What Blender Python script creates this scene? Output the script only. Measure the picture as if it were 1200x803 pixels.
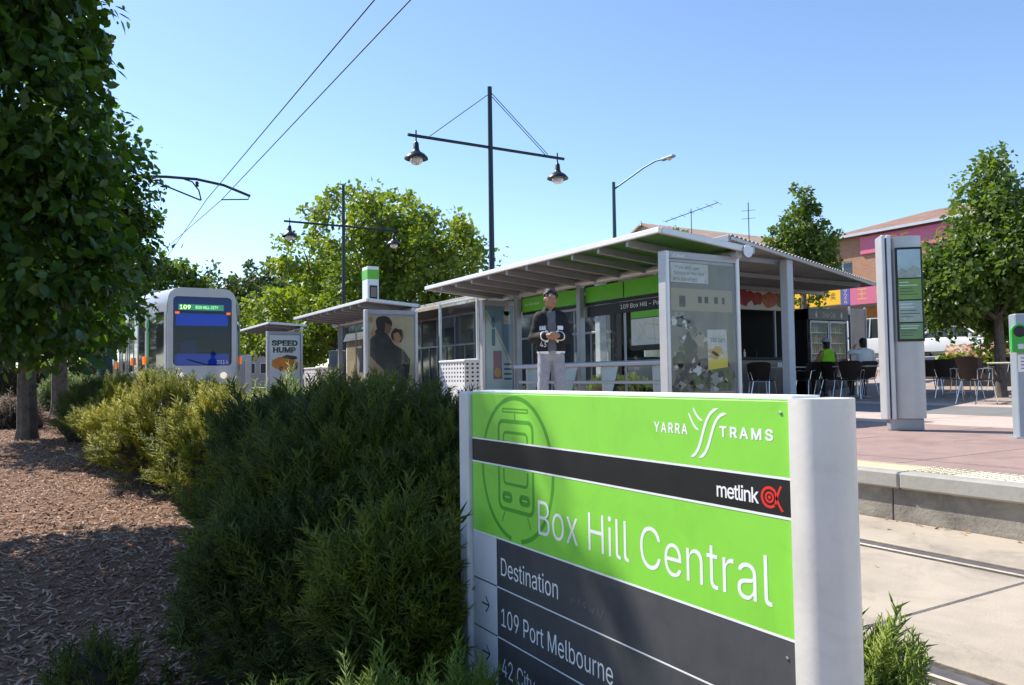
import bpy, bmesh, math, random
import numpy as np
from mathutils import Vector, Matrix
R = math.radians
rng = np.random.default_rng(7)
random.seed(7)
for o in list(bpy.data.objects): bpy.data.objects.remove(o)
scene = bpy.context.scene
col = scene.collection

# ------------------------------------------------------------------ camera
yaw, pitch, roll = R(30.6), R(2.45), R(0.8)
fwd = Vector((math.sin(yaw)*math.cos(pitch), math.cos(yaw)*math.cos(pitch), math.sin(pitch)))
r0 = Vector((math.cos(yaw), -math.sin(yaw), 0)); u0 = r0.cross(fwd)
rt = r0*math.cos(roll) - u0*math.sin(roll); up = u0*math.cos(roll) + r0*math.sin(roll)
cd = bpy.data.cameras.new('camera'); cam = bpy.data.objects.new('camera', cd); col.objects.link(cam)
cd.sensor_width = 36; cd.lens = 36*911/1200; cd.clip_start = 0.05; cd.clip_end = 3000
m = Matrix((rt, up, -fwd)).transposed().to_4x4(); m.translation = (0, 0, 0.95); cam.matrix_world = m
scene.camera = cam
# ------------------------------------------------------------------ light
SUN_EL = R(48); SUN_H = Vector((-0.46, 0.888, 0)).normalized()
S = Vector((SUN_H.x*math.cos(SUN_EL), SUN_H.y*math.cos(SUN_EL), math.sin(SUN_EL)))
sd = bpy.data.lights.new('sun', 'SUN'); sd.energy = 5.0; sd.angle = R(0.53); sd.color = (1, .93, .82)
so = bpy.data.objects.new('sun', sd); col.objects.link(so); so.rotation_euler = S.to_track_quat('Z', 'Y').to_euler(); so.location = (-20, 35, 40)
w = bpy.data.worlds.new('World'); scene.world = w; w.use_nodes = True
nt = w.node_tree; bg = nt.nodes['Background']; sky = nt.nodes.new('ShaderNodeTexSky')
sky.sky_type = 'NISHITA'; sky.sun_disc = False; sky.sun_elevation = SUN_EL
sky.sun_rotation = math.atan2(S.x, S.y) % (2*math.pi)
sky.altitude = 0; sky.air_density = 0.95; sky.dust_density = 0.2; sky.ozone_density = 3.5
nt.links.new(sky.outputs[0], bg.inputs[0]); bg.inputs[1].default_value = 0.148
vs = scene.view_settings; vs.view_transform = 'Standard'; vs.look = 'None'; vs.gamma = 1; vs.use_curve_mapping = False
vs.exposure = 0.66

# ------------------------------------------------------------------ materials
MATS = {}
def mat(name, c, rough=.6, metal=0, var=.0, scale=8, bump=0, bscale=None, spec=.5, trans=0, coat=0, emit=None, estr=0, attr=None, c2=None, transl=0, ior=1.45, stain=0, sscale=1.3):
    if name in MATS: return MATS[name]
    m = bpy.data.materials.new(name); m.use_nodes = True; MATS[name] = m
    n = m.node_tree.nodes; l = m.node_tree.links; p = n['Principled BSDF']
    p.inputs['Base Color'].default_value = (*c, 1); p.inputs['Roughness'].default_value = rough; p.inputs['Metallic'].default_value = metal
    p.inputs['Specular IOR Level'].default_value = spec; p.inputs['Transmission Weight'].default_value = trans; p.inputs['Coat Weight'].default_value = coat
    p.inputs['IOR'].default_value = ior
    if emit: p.inputs['Emission Color'].default_value = (*emit, 1); p.inputs['Emission Strength'].default_value = estr
    src = None
    if var or bump:
        tc = n.new('ShaderNodeTexCoord')
    if var or c2 or attr:
        mx = n.new('ShaderNodeMix'); mx.data_type = 'RGBA'
        d = c2 if c2 else tuple(max(0, x*(1-var)) for x in c)
        b = c if c2 else tuple(min(1, x*(1+var*.6)) for x in c)
        mx.inputs[6].default_value = (*b, 1); mx.inputs[7].default_value = (*d, 1)
        if attr:
            a = n.new('ShaderNodeAttribute'); a.attribute_name = attr; l.new(a.outputs['Fac'], mx.inputs[0])
        else:
            nz = n.new('ShaderNodeTexNoise'); nz.inputs['Scale'].default_value = scale; nz.inputs['Detail'].default_value = 6; nz.inputs['Roughness'].default_value = .62
            l.new(tc.outputs['Object'], nz.inputs['Vector'])
            rm = n.new('ShaderNodeMapRange'); rm.inputs[1].default_value = .32; rm.inputs[2].default_value = .68
            l.new(nz.outputs['Fac'], rm.inputs[0]); l.new(rm.outputs[0], mx.inputs[0])
        l.new(mx.outputs[2], p.inputs['Base Color']); src = mx.outputs[2]
    if stain and src is not None:
        n2 = n.new('ShaderNodeTexNoise'); n2.inputs['Scale'].default_value = sscale; n2.inputs['Detail'].default_value = 12; n2.inputs['Roughness'].default_value = .72; n2.inputs['Distortion'].default_value = .6
        l.new(tc.outputs['Object'], n2.inputs['Vector']); r2 = n.new('ShaderNodeMapRange'); r2.inputs[1].default_value = .50; r2.inputs[2].default_value = .66; r2.inputs[3].default_value = 1; r2.inputs[4].default_value = 1-stain
        l.new(n2.outputs['Fac'], r2.inputs[0]); m2 = n.new('ShaderNodeMix'); m2.data_type = 'RGBA'; m2.blend_type = 'MULTIPLY'; m2.inputs[0].default_value = 1
        l.new(src, m2.inputs[6]); l.new(r2.outputs[0], m2.inputs[7]); l.new(m2.outputs[2], p.inputs['Base Color']); src = m2.outputs[2]
    if bump:
        nb = n.new('ShaderNodeTexNoise'); nb.inputs['Scale'].default_value = bscale or scale*6; nb.inputs['Detail'].default_value = 5
        l.new(tc.outputs['Object'], nb.inputs['Vector']); bp = n.new('ShaderNodeBump'); bp.inputs['Strength'].default_value = bump; bp.inputs['Distance'].default_value = .02
        l.new(nb.outputs['Fac'], bp.inputs['Height']); l.new(bp.outputs[0], p.inputs['Normal'])
    if transl:
        t = n.new('ShaderNodeBsdfTranslucent'); ms = n.new('ShaderNodeMixShader'); ms.inputs[0].default_value = transl
        if src:
            br = n.new('ShaderNodeMix'); br.data_type = 'RGBA'; br.blend_type = 'MULTIPLY'; br.inputs[0].default_value = 1
            br.inputs[7].default_value = (1.9, 1.9, .7, 1); l.new(src, br.inputs[6]); l.new(br.outputs[2], t.inputs[0])
        else: t.inputs[0].default_value = (*[min(1, x*1.7) for x in c], 1)
        out = n['Material Output']; l.new(p.outputs[0], ms.inputs[1]); l.new(t.outputs[0], ms.inputs[2]); l.new(ms.outputs[0], out.inputs[0])
    return m
def glass(name, tint=(.94, .965, .955), refl=.12, rough=.02):
    if name in MATS: return MATS[name]
    m = bpy.data.materials.new(name); m.use_nodes = True; MATS[name] = m
    n = m.node_tree.nodes; l = m.node_tree.links; n.remove(n['Principled BSDF'])
    t = n.new('ShaderNodeBsdfTransparent'); t.inputs[0].default_value = (*tint, 1)
    g = n.new('ShaderNodeBsdfGlossy'); g.inputs['Roughness'].default_value = rough
    lw = n.new('ShaderNodeLayerWeight'); lw.inputs[0].default_value = .5; f = n.new('ShaderNodeMath'); f.operation = 'POWER'; f.inputs[1].default_value = 4.5; l.new(lw.outputs['Facing'], f.inputs[0])
    ad = n.new('ShaderNodeMath'); ad.operation = 'ADD'; ad.inputs[1].default_value = refl; ad.use_clamp = True
    ms = n.new('ShaderNodeMixShader'); l.new(f.outputs[0], ad.inputs[0]); l.new(ad.outputs[0], ms.inputs[0])
    l.new(t.outputs[0], ms.inputs[1]); l.new(g.outputs[0], ms.inputs[2]); l.new(ms.outputs[0], n['Material Output'].inputs[0])
    return m
M_alu = mat('silver_paint', (.56, .57, .585), .34, .35, var=.06, scale=5)
M_alu2 = mat('grey_powder_coat', (.33, .35, .38), .42, .3, var=.08, scale=5)
M_white = mat('white_paint', (.78, .79, .80), .35, var=.05, scale=4)
M_steel = mat('brushed_steel', (.62, .63, .64), .28, .9, var=.1, scale=12)
M_chrome = mat('chrome', (.7, .7, .72), .15, 1)
M_green = mat('sign_green', (.25, .67, .065), .42, var=.035, scale=14, coat=.15, bump=.02, bscale=300, stain=.08, sscale=7)
M_greend = mat('pictogram_green', (.08, .36, .03), .45, var=.05, scale=20)
M_black = mat('black_vinyl', (.012, .013, .014), .42, var=.25, scale=20)
M_slate = mat('slate_vinyl', (.075, .077, .083), .42, var=.10, scale=16, bump=.02, bscale=260, stain=.15, sscale=9)
M_vwhite = mat('white_vinyl', (.82, .83, .84), .5)
M_darkm = mat('dark_blue_green_paint', (.012, .022, .03), .35, .1)
M_glass = glass('clear_glass', refl=.012)
M_rubber = mat('black_rubber', (.015, .015, .015), .7)
M_red = mat('red_vinyl', (.75, .03, .02), .45)
M_shelterg = mat('fascia_green', (.13, .50, .03), .4, var=.08, scale=4)
M_dark = mat('dark_interior', (.02, .021, .023), .6)
M_trunk = mat('bark', (.13, .105, .085), .85, var=.45, scale=9, bump=.8, bscale=40)
M_conc = mat('concrete', (.43, .37, .295), .82, var=.18, scale=2.2, bump=.12, bscale=90, stain=.30, sscale=1.6)
M_concd = mat('weathered_concrete', (.30, .275, .235), .85, var=.28, scale=2.6, bump=.25, bscale=60, stain=.40, sscale=2.2)
M_orange = mat('orange_lens', (.9, .16, .01), .25, emit=(1, .2, .02), estr=.35)

# ------------------------------------------------------------------ mesh helpers
ORG = {}
def root_off(p):
    while p.parent: p = p.parent
    return ORG.get(p.name, Vector((0, 0, 0)))
def fin(o, label=None, cat=None, group=None, kind=None):
    if label: o['label'] = label
    if cat: o['category'] = cat
    if group: o['group'] = group
    if kind: o['kind'] = kind
    return o
def thing(name, label, cat, loc=(0, 0, 0), rz=0, group=None, local=False, kind=None):
    o = bpy.data.objects.new(name, None); col.objects.link(o); o.location = loc; o.rotation_euler = (0, 0, rz); o.empty_display_size = .2
    if not local: ORG[o.name] = Vector(loc)
    return fin(o, label, cat, group, kind)
def copy_tree(o, parent=None):
    c = o.copy(); col.objects.link(c); c.parent = parent
    for ch in o.children: copy_tree(ch, c)
    return c
class MB:
    def __init__(s): s.v = []; s.f = []; s.mi = []; s.cur = 0
    def add(s, vs, fs):
        b = len(s.v); s.v += [tuple(x) for x in vs]; s.f += [tuple(b+i for i in f) for f in fs]; s.mi += [s.cur]*len(fs); return s
    def slot(s, i): s.cur = i; return s
    def box(s, x0, x1, y0, y1, z0, z1, bev=0, mtx=None):
        bm = bmesh.new(); bmesh.ops.create_cube(bm, size=1)
        bmesh.ops.scale(bm, vec=(abs(x1-x0), abs(y1-y0), abs(z1-z0)), verts=bm.verts)
        if bev: bmesh.ops.bevel(bm, geom=bm.edges[:], offset=min(bev, .45*min(abs(x1-x0), abs(y1-y0), abs(z1-z0))), segments=2 if bev > .012 else 1, affect='EDGES', profile=.6)
        bmesh.ops.translate(bm, vec=((x0+x1)/2, (y0+y1)/2, (z0+z1)/2), verts=bm.verts)
        if mtx is not None: bmesh.ops.transform(bm, matrix=mtx, verts=bm.verts)
        bm.verts.index_update()
        s.add([v.co[:] for v in bm.verts], [[v.index for v in f.verts] for f in bm.faces]); bm.free(); return s
    def beam(s, a, b, wd, ht, up=(0, 0, 1), bev=0):
        a = Vector(a); b = Vector(b); d = (b-a); L = d.length; d.normalize(); u = Vector(up); x = d.cross(u)
        if x.length < 1e-4: x = d.cross(Vector((1, 0, 0)))
        x.normalize(); u = x.cross(d)
        mt = Matrix((x, d, u)).transposed().to_4x4(); mt.translation = a
        return s.box(-wd/2, wd/2, 0, L, -ht/2, ht/2, bev, mt)
    def tube(s, pts, r, n=8, caps=True):
        pts = [Vector(p) for p in pts]; k = len(pts); rs = r if isinstance(r, (list, tuple)) else [r]*k
        vs = []; pu = None
        for i, p in enumerate(pts):
            d = (pts[min(i+1, k-1)] - pts[max(i-1, 0)]).normalized()
            if pu is None: pu = d.orthogonal().normalized()
            else:
                pu = pu - d*pu.dot(d); pu = pu.normalized() if pu.length > 1e-5 else d.orthogonal().normalized()
            q = d.cross(pu)
            for j in range(n):
                a = 2*math.pi*j/n; vs.append(p + (pu*math.cos(a) + q*math.sin(a))*rs[i])
        fs = [(i*n+j, i*n+(j+1) % n, (i+1)*n+(j+1) % n, (i+1)*n+j) for i in range(k-1) for j in range(n)]
        if caps: fs += [tuple(range(n-1, -1, -1)), tuple((k-1)*n+j for j in range(n))]
        return s.add(vs, fs)
    def lathe(s, prof, n=16, c=(0, 0, 0), closed=True):
        vs = [(c[0]+r*math.cos(2*math.pi*j/n), c[1]+r*math.sin(2*math.pi*j/n), c[2]+z) for r, z in prof for j in range(n)]
        k = len(prof)
        fs = [(i*n+j, i*n+(j+1) % n, (i+1)*n+(j+1) % n, (i+1)*n+j) for i in range(k-1) for j in range(n)]
        if closed: fs += [tuple(range(n-1, -1, -1)), tuple((k-1)*n+j for j in range(n))]
        return s.add(vs, fs)
    def prism(s, poly, h, mtx=None):
        n = len(poly); vs = [Vector((x, y, 0)) for x, y in poly] + [Vector((x, y, h)) for x, y in poly]
        if mtx is not None: vs = [mtx @ v for v in vs]
        return s.add(vs, [tuple(range(n-1, -1, -1)), tuple(range(n, 2*n))] + [(i, (i+1) % n, n+(i+1) % n, n+i) for i in range(n)])
    def build(s, name, mats, parent=None, smooth=False, label=None, cat=None, group=None, kind=None, off=None):
        me = bpy.data.meshes.new(name); off = Vector(off) if off is not None else (root_off(parent) if parent else Vector((0, 0, 0)))
        ov = off.to_tuple()
        me.from_pydata([(x-ov[0], y-ov[1], z-ov[2]) for x, y, z in s.v], [], s.f)
        for m_ in (mats if isinstance(mats, (list, tuple)) else [mats]): me.materials.append(m_)
        if any(s.mi): me.polygons.foreach_set('material_index', s.mi)
        if smooth:
            me.polygons.foreach_set('use_smooth', [True]*len(me.polygons))
            bm = bmesh.new(); bm.from_mesh(me)
            for e in bm.edges:
                if len(e.link_faces) == 2 and e.calc_face_angle(0) > R(38): e.smooth = False
            bm.to_mesh(me); bm.free()
        o = bpy.data.objects.new(name, me); col.objects.link(o)
        if parent: o.parent = parent
        elif off.length: o.location = off
        return fin(o, label, cat, group, kind)
def basis(x, y, z, loc):
    mt = Matrix((Vector(x), Vector(y), Vector(z))).transposed().to_4x4(); mt.translation = Vector(loc); return mt
def faceX(x, y, z): return basis((0, -1, 0), (0, 0, 1), (-1, 0, 0), (x, y, z))      # face looking towards -X: local x runs along -Y
def faceY(x, y, z): return basis((1, 0, 0), (0, 0, 1), (0, -1, 0), (x, y, z))       # face looking towards -Y
def flat(name, polys, mtx, mat_, parent, h=.001, smooth=False, **k):
    b = MB()
    for p in polys: b.prism(p, h, mtx)
    return b.build(name, mat_, parent, **k)
def rect(x0, x1, y0, y1): return [(x0, y0), (x1, y0), (x1, y1), (x0, y1)]
def ell(cx, cy, rx, ry, n=24, a0=0, a1=360): return [(cx+rx*math.cos(R(a0+(a1-a0)*i/n)), cy+ry*math.sin(R(a0+(a1-a0)*i/n))) for i in range(n if a1-a0 == 360 else n+1)]
def stroke(pts, wd):
    ps = [Vector((p[0], p[1])) for p in pts]; Lf = []; Rg = []
    for i, p in enumerate(ps):
        d = (ps[min(i+1, len(ps)-1)]-ps[max(0, i-1)]).normalized(); nrm = Vector((-d.y, d.x)); w_ = wd[i] if isinstance(wd, (list, tuple)) else wd
        Lf.append(p+nrm*w_/2); Rg.append(p-nrm*w_/2)
    return [[tuple(Lf[i]), tuple(Rg[i]), tuple(Rg[i+1]), tuple(Lf[i+1])] for i in range(len(ps)-1)]
def bez(a, b, c, d, n=14): return [tuple((1-t)**3*a[i]+3*(1-t)**2*t*b[i]+3*(1-t)*t*t*c[i]+t**3*d[i] for i in (0, 1)) for t in [k/n for k in range(n+1)]]
try:
    import os
    FONT = bpy.data.fonts.load(os.path.join(bpy.utils.system_resource('DATAFILES', path='fonts'), 'Inter.woff2'))   # font shipped with Blender
except Exception:
    FONT = None
from mathutils.geometry import delaunay_2d_cdt
def text(s_, mtx, width, height, mat_, parent, name='lettering', thin=0, extrude=.0002, spacing=1, label=None, cjk=False):
    """outline of the text, thickened or thinned by `thin`, triangulated and fitted to width x height"""
    cu = bpy.data.curves.new('t', 'FONT'); cu.body = s_; cu.size = 1; cu.space_character = spacing
    if FONT and not cjk: cu.font = FONT
    o = bpy.data.objects.new('t', cu); col.objects.link(o); dg = bpy.context.evaluated_depsgraph_get()
    c2 = o.evaluated_get(dg).to_curve(dg); loops = []
    for sp in c2.splines:
        P = []
        bp = sp.bezier_points
        for i in range(len(bp)):
            p0, p1 = bp[i], bp[(i+1) % len(bp)]; A, B_, C_, D_ = p0.co, p0.handle_right, p1.handle_left, p1.co
            straight = (B_-A).cross(D_-A).length < 1e-6 and (C_-A).cross(D_-A).length < 1e-6
            for k in range(1 if straight else 5):
                t_ = k/5; q = A*(1-t_)**3+B_*3*(1-t_)**2*t_+C_*3*(1-t_)*t_*t_+D_*t_**3; P.append((q.x, q.y))
        Q = [p for i, p in enumerate(P) if math.hypot(p[0]-P[i-1][0], p[1]-P[i-1][1]) > 1e-4]
        if len(Q) > 2: loops.append(Q)
    o.to_curve_clear(); bpy.data.objects.remove(o); bpy.data.curves.remove(cu)
    if not loops: return None
    # outline direction: outer loops and holes wind opposite ways, so one normal side serves both
    if sum(sum(p[i-1][0]*p[i][1]-p[i][0]*p[i-1][1] for i in range(len(p))) for p in loops) < 0: loops = [p[::-1] for p in loops]
    vs = []; ed = []
    for p in loops:
        b0 = len(vs); m_ = len(p)
        for i in range(m_):
            a, b, c = Vector(p[i-1]), Vector(p[i]), Vector(p[(i+1) % m_])
            d1 = (b-a).normalized(); d2 = (c-b).normalized(); n1 = Vector((d1.y, -d1.x)); n2 = Vector((d2.y, -d2.x)); nn = n1+n2
            nn = nn/max(.3, nn.dot(nn)/2) if nn.length > 1e-4 else n1
            vs.append(b+nn*thin)
        ed += [(b0+i, b0+(i+1) % m_) for i in range(m_)]
    vo, _, fo, *_r = delaunay_2d_cdt(vs, ed, [], 0, 1e-6)
    co = np.array([(v.x, v.y, 0) for v in vo]); fa = np.array([f for f in fo if len(f) == 3]); cen = co[fa].mean(1); wn = np.zeros(len(cen), int)
    E0 = np.array([vs[a][:] for a, b in ed]); E1 = np.array([vs[b][:] for a, b in ed])
    for (ax, ay), (bx_, by_) in zip(E0, E1):          # winding number of every triangle's middle
        sd_ = (bx_-ax)*(cen[:, 1]-ay)-(cen[:, 0]-ax)*(by_-ay)
        wn += ((ay <= cen[:, 1]) & (by_ > cen[:, 1]) & (sd_ > 0)).astype(int) - ((ay > cen[:, 1]) & (by_ <= cen[:, 1]) & (sd_ < 0)).astype(int)
    fo = fa[wn != 0].tolist()
    used = sorted(set(i for f in fo for i in f)); im = {u: i for i, u in enumerate(used)}; co = co[used]; fo = [[im[i] for i in f] for f in fo]
    mn, mxx = co.min(0), co.max(0)
    co[:, 0] = (co[:, 0]-mn[0])/(mxx[0]-mn[0])*width; co[:, 1] = (co[:, 1]-mn[1])/(mxx[1]-mn[1])*height; co[:, 2] = extrude
    A = np.array(mtx); wv = co @ A[:3, :3].T + A[:3, 3] - np.array(root_off(parent))
    me = bpy.data.meshes.new(name); me.from_pydata(wv.tolist(), [], [list(f) for f in fo]); me.materials.append(mat_)
    ob = bpy.data.objects.new(name, me); col.objects.link(ob); ob.parent = parent
    if label: ob['label'] = label
    return ob
# many small pieces as one mesh
def scatter_mesh(name, tv, tf, mats3, locs, attr=None, mat_=None, parent=None, smooth=False, off=(0, 0, 0), **k):
    tv = np.asarray(tv, np.float32); tf = np.asarray(tf, np.int32); N = len(locs); nv = len(tv); nf = len(tf)
    v = np.einsum('nij,vj->nvi', mats3, tv) + np.asarray(locs)[:, None, :] - np.asarray(off)
    f = tf[None] + (np.arange(N)*nv)[:, None, None]
    me = bpy.data.meshes.new(name); me.vertices.add(N*nv); me.vertices.foreach_set('co', v.astype(np.float32).ravel())
    me.loops.add(N*nf*3); me.loops.foreach_set('vertex_index', f.astype(np.int32).ravel())
    me.polygons.add(N*nf); me.polygons.foreach_set('loop_start', np.arange(0, N*nf*3, 3, dtype=np.int32)); me.polygons.foreach_set('loop_total', np.full(N*nf, 3, np.int32))
    if attr is not None:
        a = me.attributes.new('rnd', 'FLOAT', 'POINT'); a.data.foreach_set('value', np.repeat(attr, nv).astype(np.float32))
    me.update(calc_edges=True); me.materials.append(mat_)
    if smooth: me.polygons.foreach_set('use_smooth', np.ones(N*nf, bool))
    o = bpy.data.objects.new(name, me); col.objects.link(o)
    if parent: o.parent = parent
    return fin(o, **k)
def rot_from_z(d, roll):
    d = d/np.linalg.norm(d, axis=1, keepdims=True); a = np.where(np.abs(d[:, 2:3]) < .9, [[0, 0, 1.]], [[1., 0, 0]])
    x = np.cross(a, d); x /= np.linalg.norm(x, axis=1, keepdims=True); y = np.cross(d, x)
    c, s = np.cos(roll)[:, None], np.sin(roll)[:, None]
    return np.stack([x*c+y*s, -x*s+y*c, d], axis=2)
LEAF2V_ = [(0, 0, 0), (.38, .45, .10), (0, 1, -.08), (-.38, .45, .10)]; LEAF2F_ = [(0, 1, 2), (0, 2, 3)]
# ================================================================== SETTING
def sst(a, b, x): t = np.clip((x-a)/(b-a), 0, 1); return t*t*(3-2*t)
def mz(x, y):
    x = np.asarray(x, float); y = np.asarray(y, float)
    z = np.clip(-.163+.0364*y, -.24, .44) + .02*np.sin(x*2.1+y*1.3) + .015*np.sin(y*3.1-x*1.7)
    k = sst(1.74, 1.05, x); return z*k + (-.03)*(1-k)
def gz(x): return .31 + 1.14*np.clip((np.asarray(x, float)-18.5)/10.5, 0, 1)
def grid(name, xs, ys, zf, mat_, smooth=True, kind='structure'):
    X, Y = np.meshgrid(xs, ys, indexing='ij'); Z = zf(X, Y); nx, ny = len(xs), len(ys)
    v = np.stack([X, Y, Z], -1).reshape(-1, 3); I = np.arange(nx*ny).reshape(nx, ny)
    f = np.stack([I[:-1, :-1], I[1:, :-1], I[1:, 1:], I[:-1, 1:]], -1).reshape(-1, 4)
    me = bpy.data.meshes.new(name); me.from_pydata(v.tolist(), [], f.tolist()); me.materials.append(mat_)
    if smooth: me.polygons.foreach_set('use_smooth', [True]*len(f))
    o = bpy.data.objects.new(name, me); col.objects.link(o); return fin(o, kind=kind)
M_far = mat('far_ground_asphalt', (.07, .07, .068), .9, var=.3, scale=.4)
M_mulch = mat('bark_mulch', (.21, .112, .066), .95, var=.55, scale=26, bump=1.0, bscale=60)
grid('ground', np.linspace(-900, 900, 25), np.linspace(-600, 1200, 25), lambda x, y: x*0-.45, M_far, kind='structure')
grid('mulch_bed', np.linspace(-9, 1.75, 90), np.concatenate([np.linspace(-3, 16, 150), np.linspace(16.6, 60, 40)]), mz, M_mulch)
# service road on the left of the bed
grid('side_road', np.linspace(-30, -9, 3), np.linspace(-20, 120, 3), lambda x, y: x*0+.05, mat('asphalt', (.055, .055, .057), .9, var=.25, scale=3, bump=.3, bscale=200))

# concrete track bed with grooved rails
tb = thing('track_bed', None, None, (3.15, 0, -.1), kind='structure')
M_rail = mat('rail_steel', (.20, .18, .165), .55, .6, var=.25, scale=14)
M_groove = mat('rail_groove_dark', (.085, .07, .055), .9, var=.5, scale=30)  # mottled dark brown of the base slab and the strips beside the rails
MB().box(1.75, 4.62, -4, 70, -.30, -.06).build('base_slab', M_groove, tb)
xs_ = [(1.765, 2.315), (2.505, 3.795), (3.985, 4.615)]
ys_ = [-4, -1.2, 1.86, 7.3, 12.8, 18.3, 23.8, 29.3, 34.8, 40.3, 45.8, 51.3, 56.8, 62.3, 69.9]
for (a, b) in xs_:
    for y0, y1 in zip(ys_[:-1], ys_[1:]):
        MB().box(a, b, y0+.003, y1-.003, -.07, 0+random.uniform(-.002, .002), .006).build('concrete_slab', M_conc, tb)
for xc in (2.41, 3.89):
    MB().box(xc-.036, xc+.036, -4, 69.9, -.06, .001, .006).build('rail', M_rail, tb)
    for a_, b_ in ((xc-.093, xc-.037), (xc+.037, xc+.093)): MB().box(a_, b_, -4, 69.9, -.06, -.009, 0).build('rail_filler', M_groove, tb)

# platform: wall, coping, tactile tiles, pavers
pf = thing('platform', None, None, (7, 10, 0), kind='structure')
Y0, Y1 = -3.0, 36.0
MB().box(4.66, 34, Y0, Y1+34, -.35, .262).build('platform_core', M_concd, pf)
y = 3.074 - 2.4*3
while y < Y1:
    MB().box(4.625, 4.68, y+.004, min(y+2.396, Y1), -.02, .205, .004).build('wall_panel', M_concd, pf); y += 2.4
y = Y0
M_cop = mat('coping_concrete', (.36, .345, .315), .8, var=.12, scale=6, bump=.1)
while y < Y1:
    MB().box(4.575, 4.70, y+.002, y+1.198, .207, .311, .012).build('coping', M_cop, pf); y += 1.2
M_tac = mat('cream_tactile', (.66, .60, .45), .75, var=.10, scale=7)
M_tacy = mat('yellow_strip', (.58, .49, .31), .75, var=.12, scale=7)
# one tile with domes, shared
b = MB().box(0, .296, 0, .296, 0, .048, .003)
for i in range(6):
    for j in range(6):
        b.lathe([(.0165, .047), (.0125, .0535)], 6, (.0247+.0493*i, .0247+.0493*j, 0))
tile0 = None
for i in range(16):
    yy = Y0 + .302*i + 1.2
    if yy > 3.05: break
    if tile0 is None: tile0 = b.build('tactile_tile', M_tac, pf, off=(0, 0, 0)); tme = tile0.data; o = tile0
    else: o = bpy.data.objects.new('tactile_tile', tme); col.objects.link(o); o.parent = pf
    o.location = Vector((4.703, yy, .264)) - Vector((7, 10, 0))
y = yy
while y < Y1:
    MB().box(4.703, 4.999, y+.002, y+.898, .262, .312, .003).build('edge_strip', M_tacy, pf); y += .9
M_pav = [mat('mauve_paver_%s' % k, c, .8, var=.13, scale=3.2, bump=.12, bscale=120, stain=.22, sscale=2.4) for k, c in zip('abc', [(.305, .208, .182), (.325, .224, .195), (.285, .195, .172)])]
M_pavl = [mat('pale_pink_paver_%s' % k, c, .8, var=.12, scale=3, bump=.1, bscale=120, stain=.25, sscale=2) for k, c in zip('abc', [(.50, .40, .345), (.52, .42, .36), (.47, .37, .32)])]
M_pavg = mat('grey_paver', (.20, .195, .185), .8, var=.15, scale=3, bump=.1, bscale=120)
M_pavd = mat('plaza_paving', (.36, .285, .25), .85, var=.2, scale=1.5, bump=.12, bscale=80)
def paver(x0, x1, y0, y1, m_):
    MB().box(x0+.004, x1-.004, y0+.004, y1-.004, .25, .31+random.uniform(-.0015, .0015), .004).build('paver', m_, pf)
xr = [5.003, 5.93, 6.93, 7.93, 8.93]
for xa, xb in zip(xr[:-1], xr[1:]):
    y = Y0 + (.7 if int(xa) % 2 else 0)
    while y < Y1:
        paver(xa, xb, y, min(y+1.4, Y1), random.choice(M_pav)); y += 1.4
for xa, xb, ms in [(8.93, 9.98, M_pavl), (9.98, 11.03, M_pavl), (11.03, 12.4, [M_pavg]), (12.4, 13.75, [M_pavg]), (13.75, 14.7, M_pavl)]:
    y = Y0
    while y < 15:
        paver(xa, xb, y, y+1.5, random.choice(ms)); y += 1.5
grid('plaza', np.concatenate([[8.95, 14.68], np.linspace(14.75, 30, 40)]), np.linspace(-20, 62, 42), lambda x, y: np.where(x < 14.7, .262, gz(x)-.004), M_pavd)
MB().box(29.9, 30.1, -40, 120, .9, 1.49, .02).build('kerb', M_cop, kind='structure')
grid('street', np.linspace(30.1, 38.5, 4), np.linspace(-60, 140, 9), lambda x, y: x*0+1.37, MATS['asphalt'])
MB().box(38.5, 60, -60, 140, .9, 1.50, .02).build('shop_pavement', mat('footpath_concrete', (.34, .33, .31), .85, var=.15, scale=1), kind='structure')

# wood chips on the bed
n = 44000
cx_ = rng.uniform(-1.6, 1.3, n); cy_ = 1.6 + 14*rng.random(n)**1.7
ta = rng.uniform(0, 2*np.pi, n); tilt = rng.normal(0, .35, n); tilt2 = rng.normal(0, .35, n)
L = rng.uniform(.02, .055, n)*np.where(rng.random(n) < .06, 2.0, 1); W = rng.uniform(.006, .016, n); T = rng.uniform(.002, .005, n)
ca, sa = np.cos(ta), np.sin(ta)
X = np.stack([ca*np.cos(tilt), sa*np.cos(tilt), np.sin(tilt)], 1); Yv = np.stack([-sa*np.cos(tilt2), ca*np.cos(tilt2), np.sin(tilt2)], 1); Z = np.cross(X, Yv)
m3 = np.stack([X*L[:, None], Yv*W[:, None], Z*T[:, None]], 2)
tv = [(-1, -1, 0), (1, -.7, 0), (1, .8, 0), (-.9, 1, 0), (-.95, -.8, 1), (.9, -.6, 1), (.95, .7, 1), (-.9, .8, 1)]
tf = [(4, 5, 6), (4, 6, 7), (0, 1, 5), (0, 5, 4), (1, 2, 6), (1, 6, 5), (2, 3, 7), (2, 7, 6), (3, 0, 4), (3, 4, 7)]
m3 *= .43
chips = scatter_mesh('wood_chips', tv, tf, m3, np.stack([cx_, cy_, mz(cx_, cy_)+.006], 1), rng.random(n)**1.7, mat('wood_chip', (.21, .112, .066), .9, attr='rnd', c2=(.55, .40, .30)), kind='stuff')
chips['label'] = 'brown and grey bark chips covering the garden bed'; chips['category'] = 'mulch'

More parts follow.
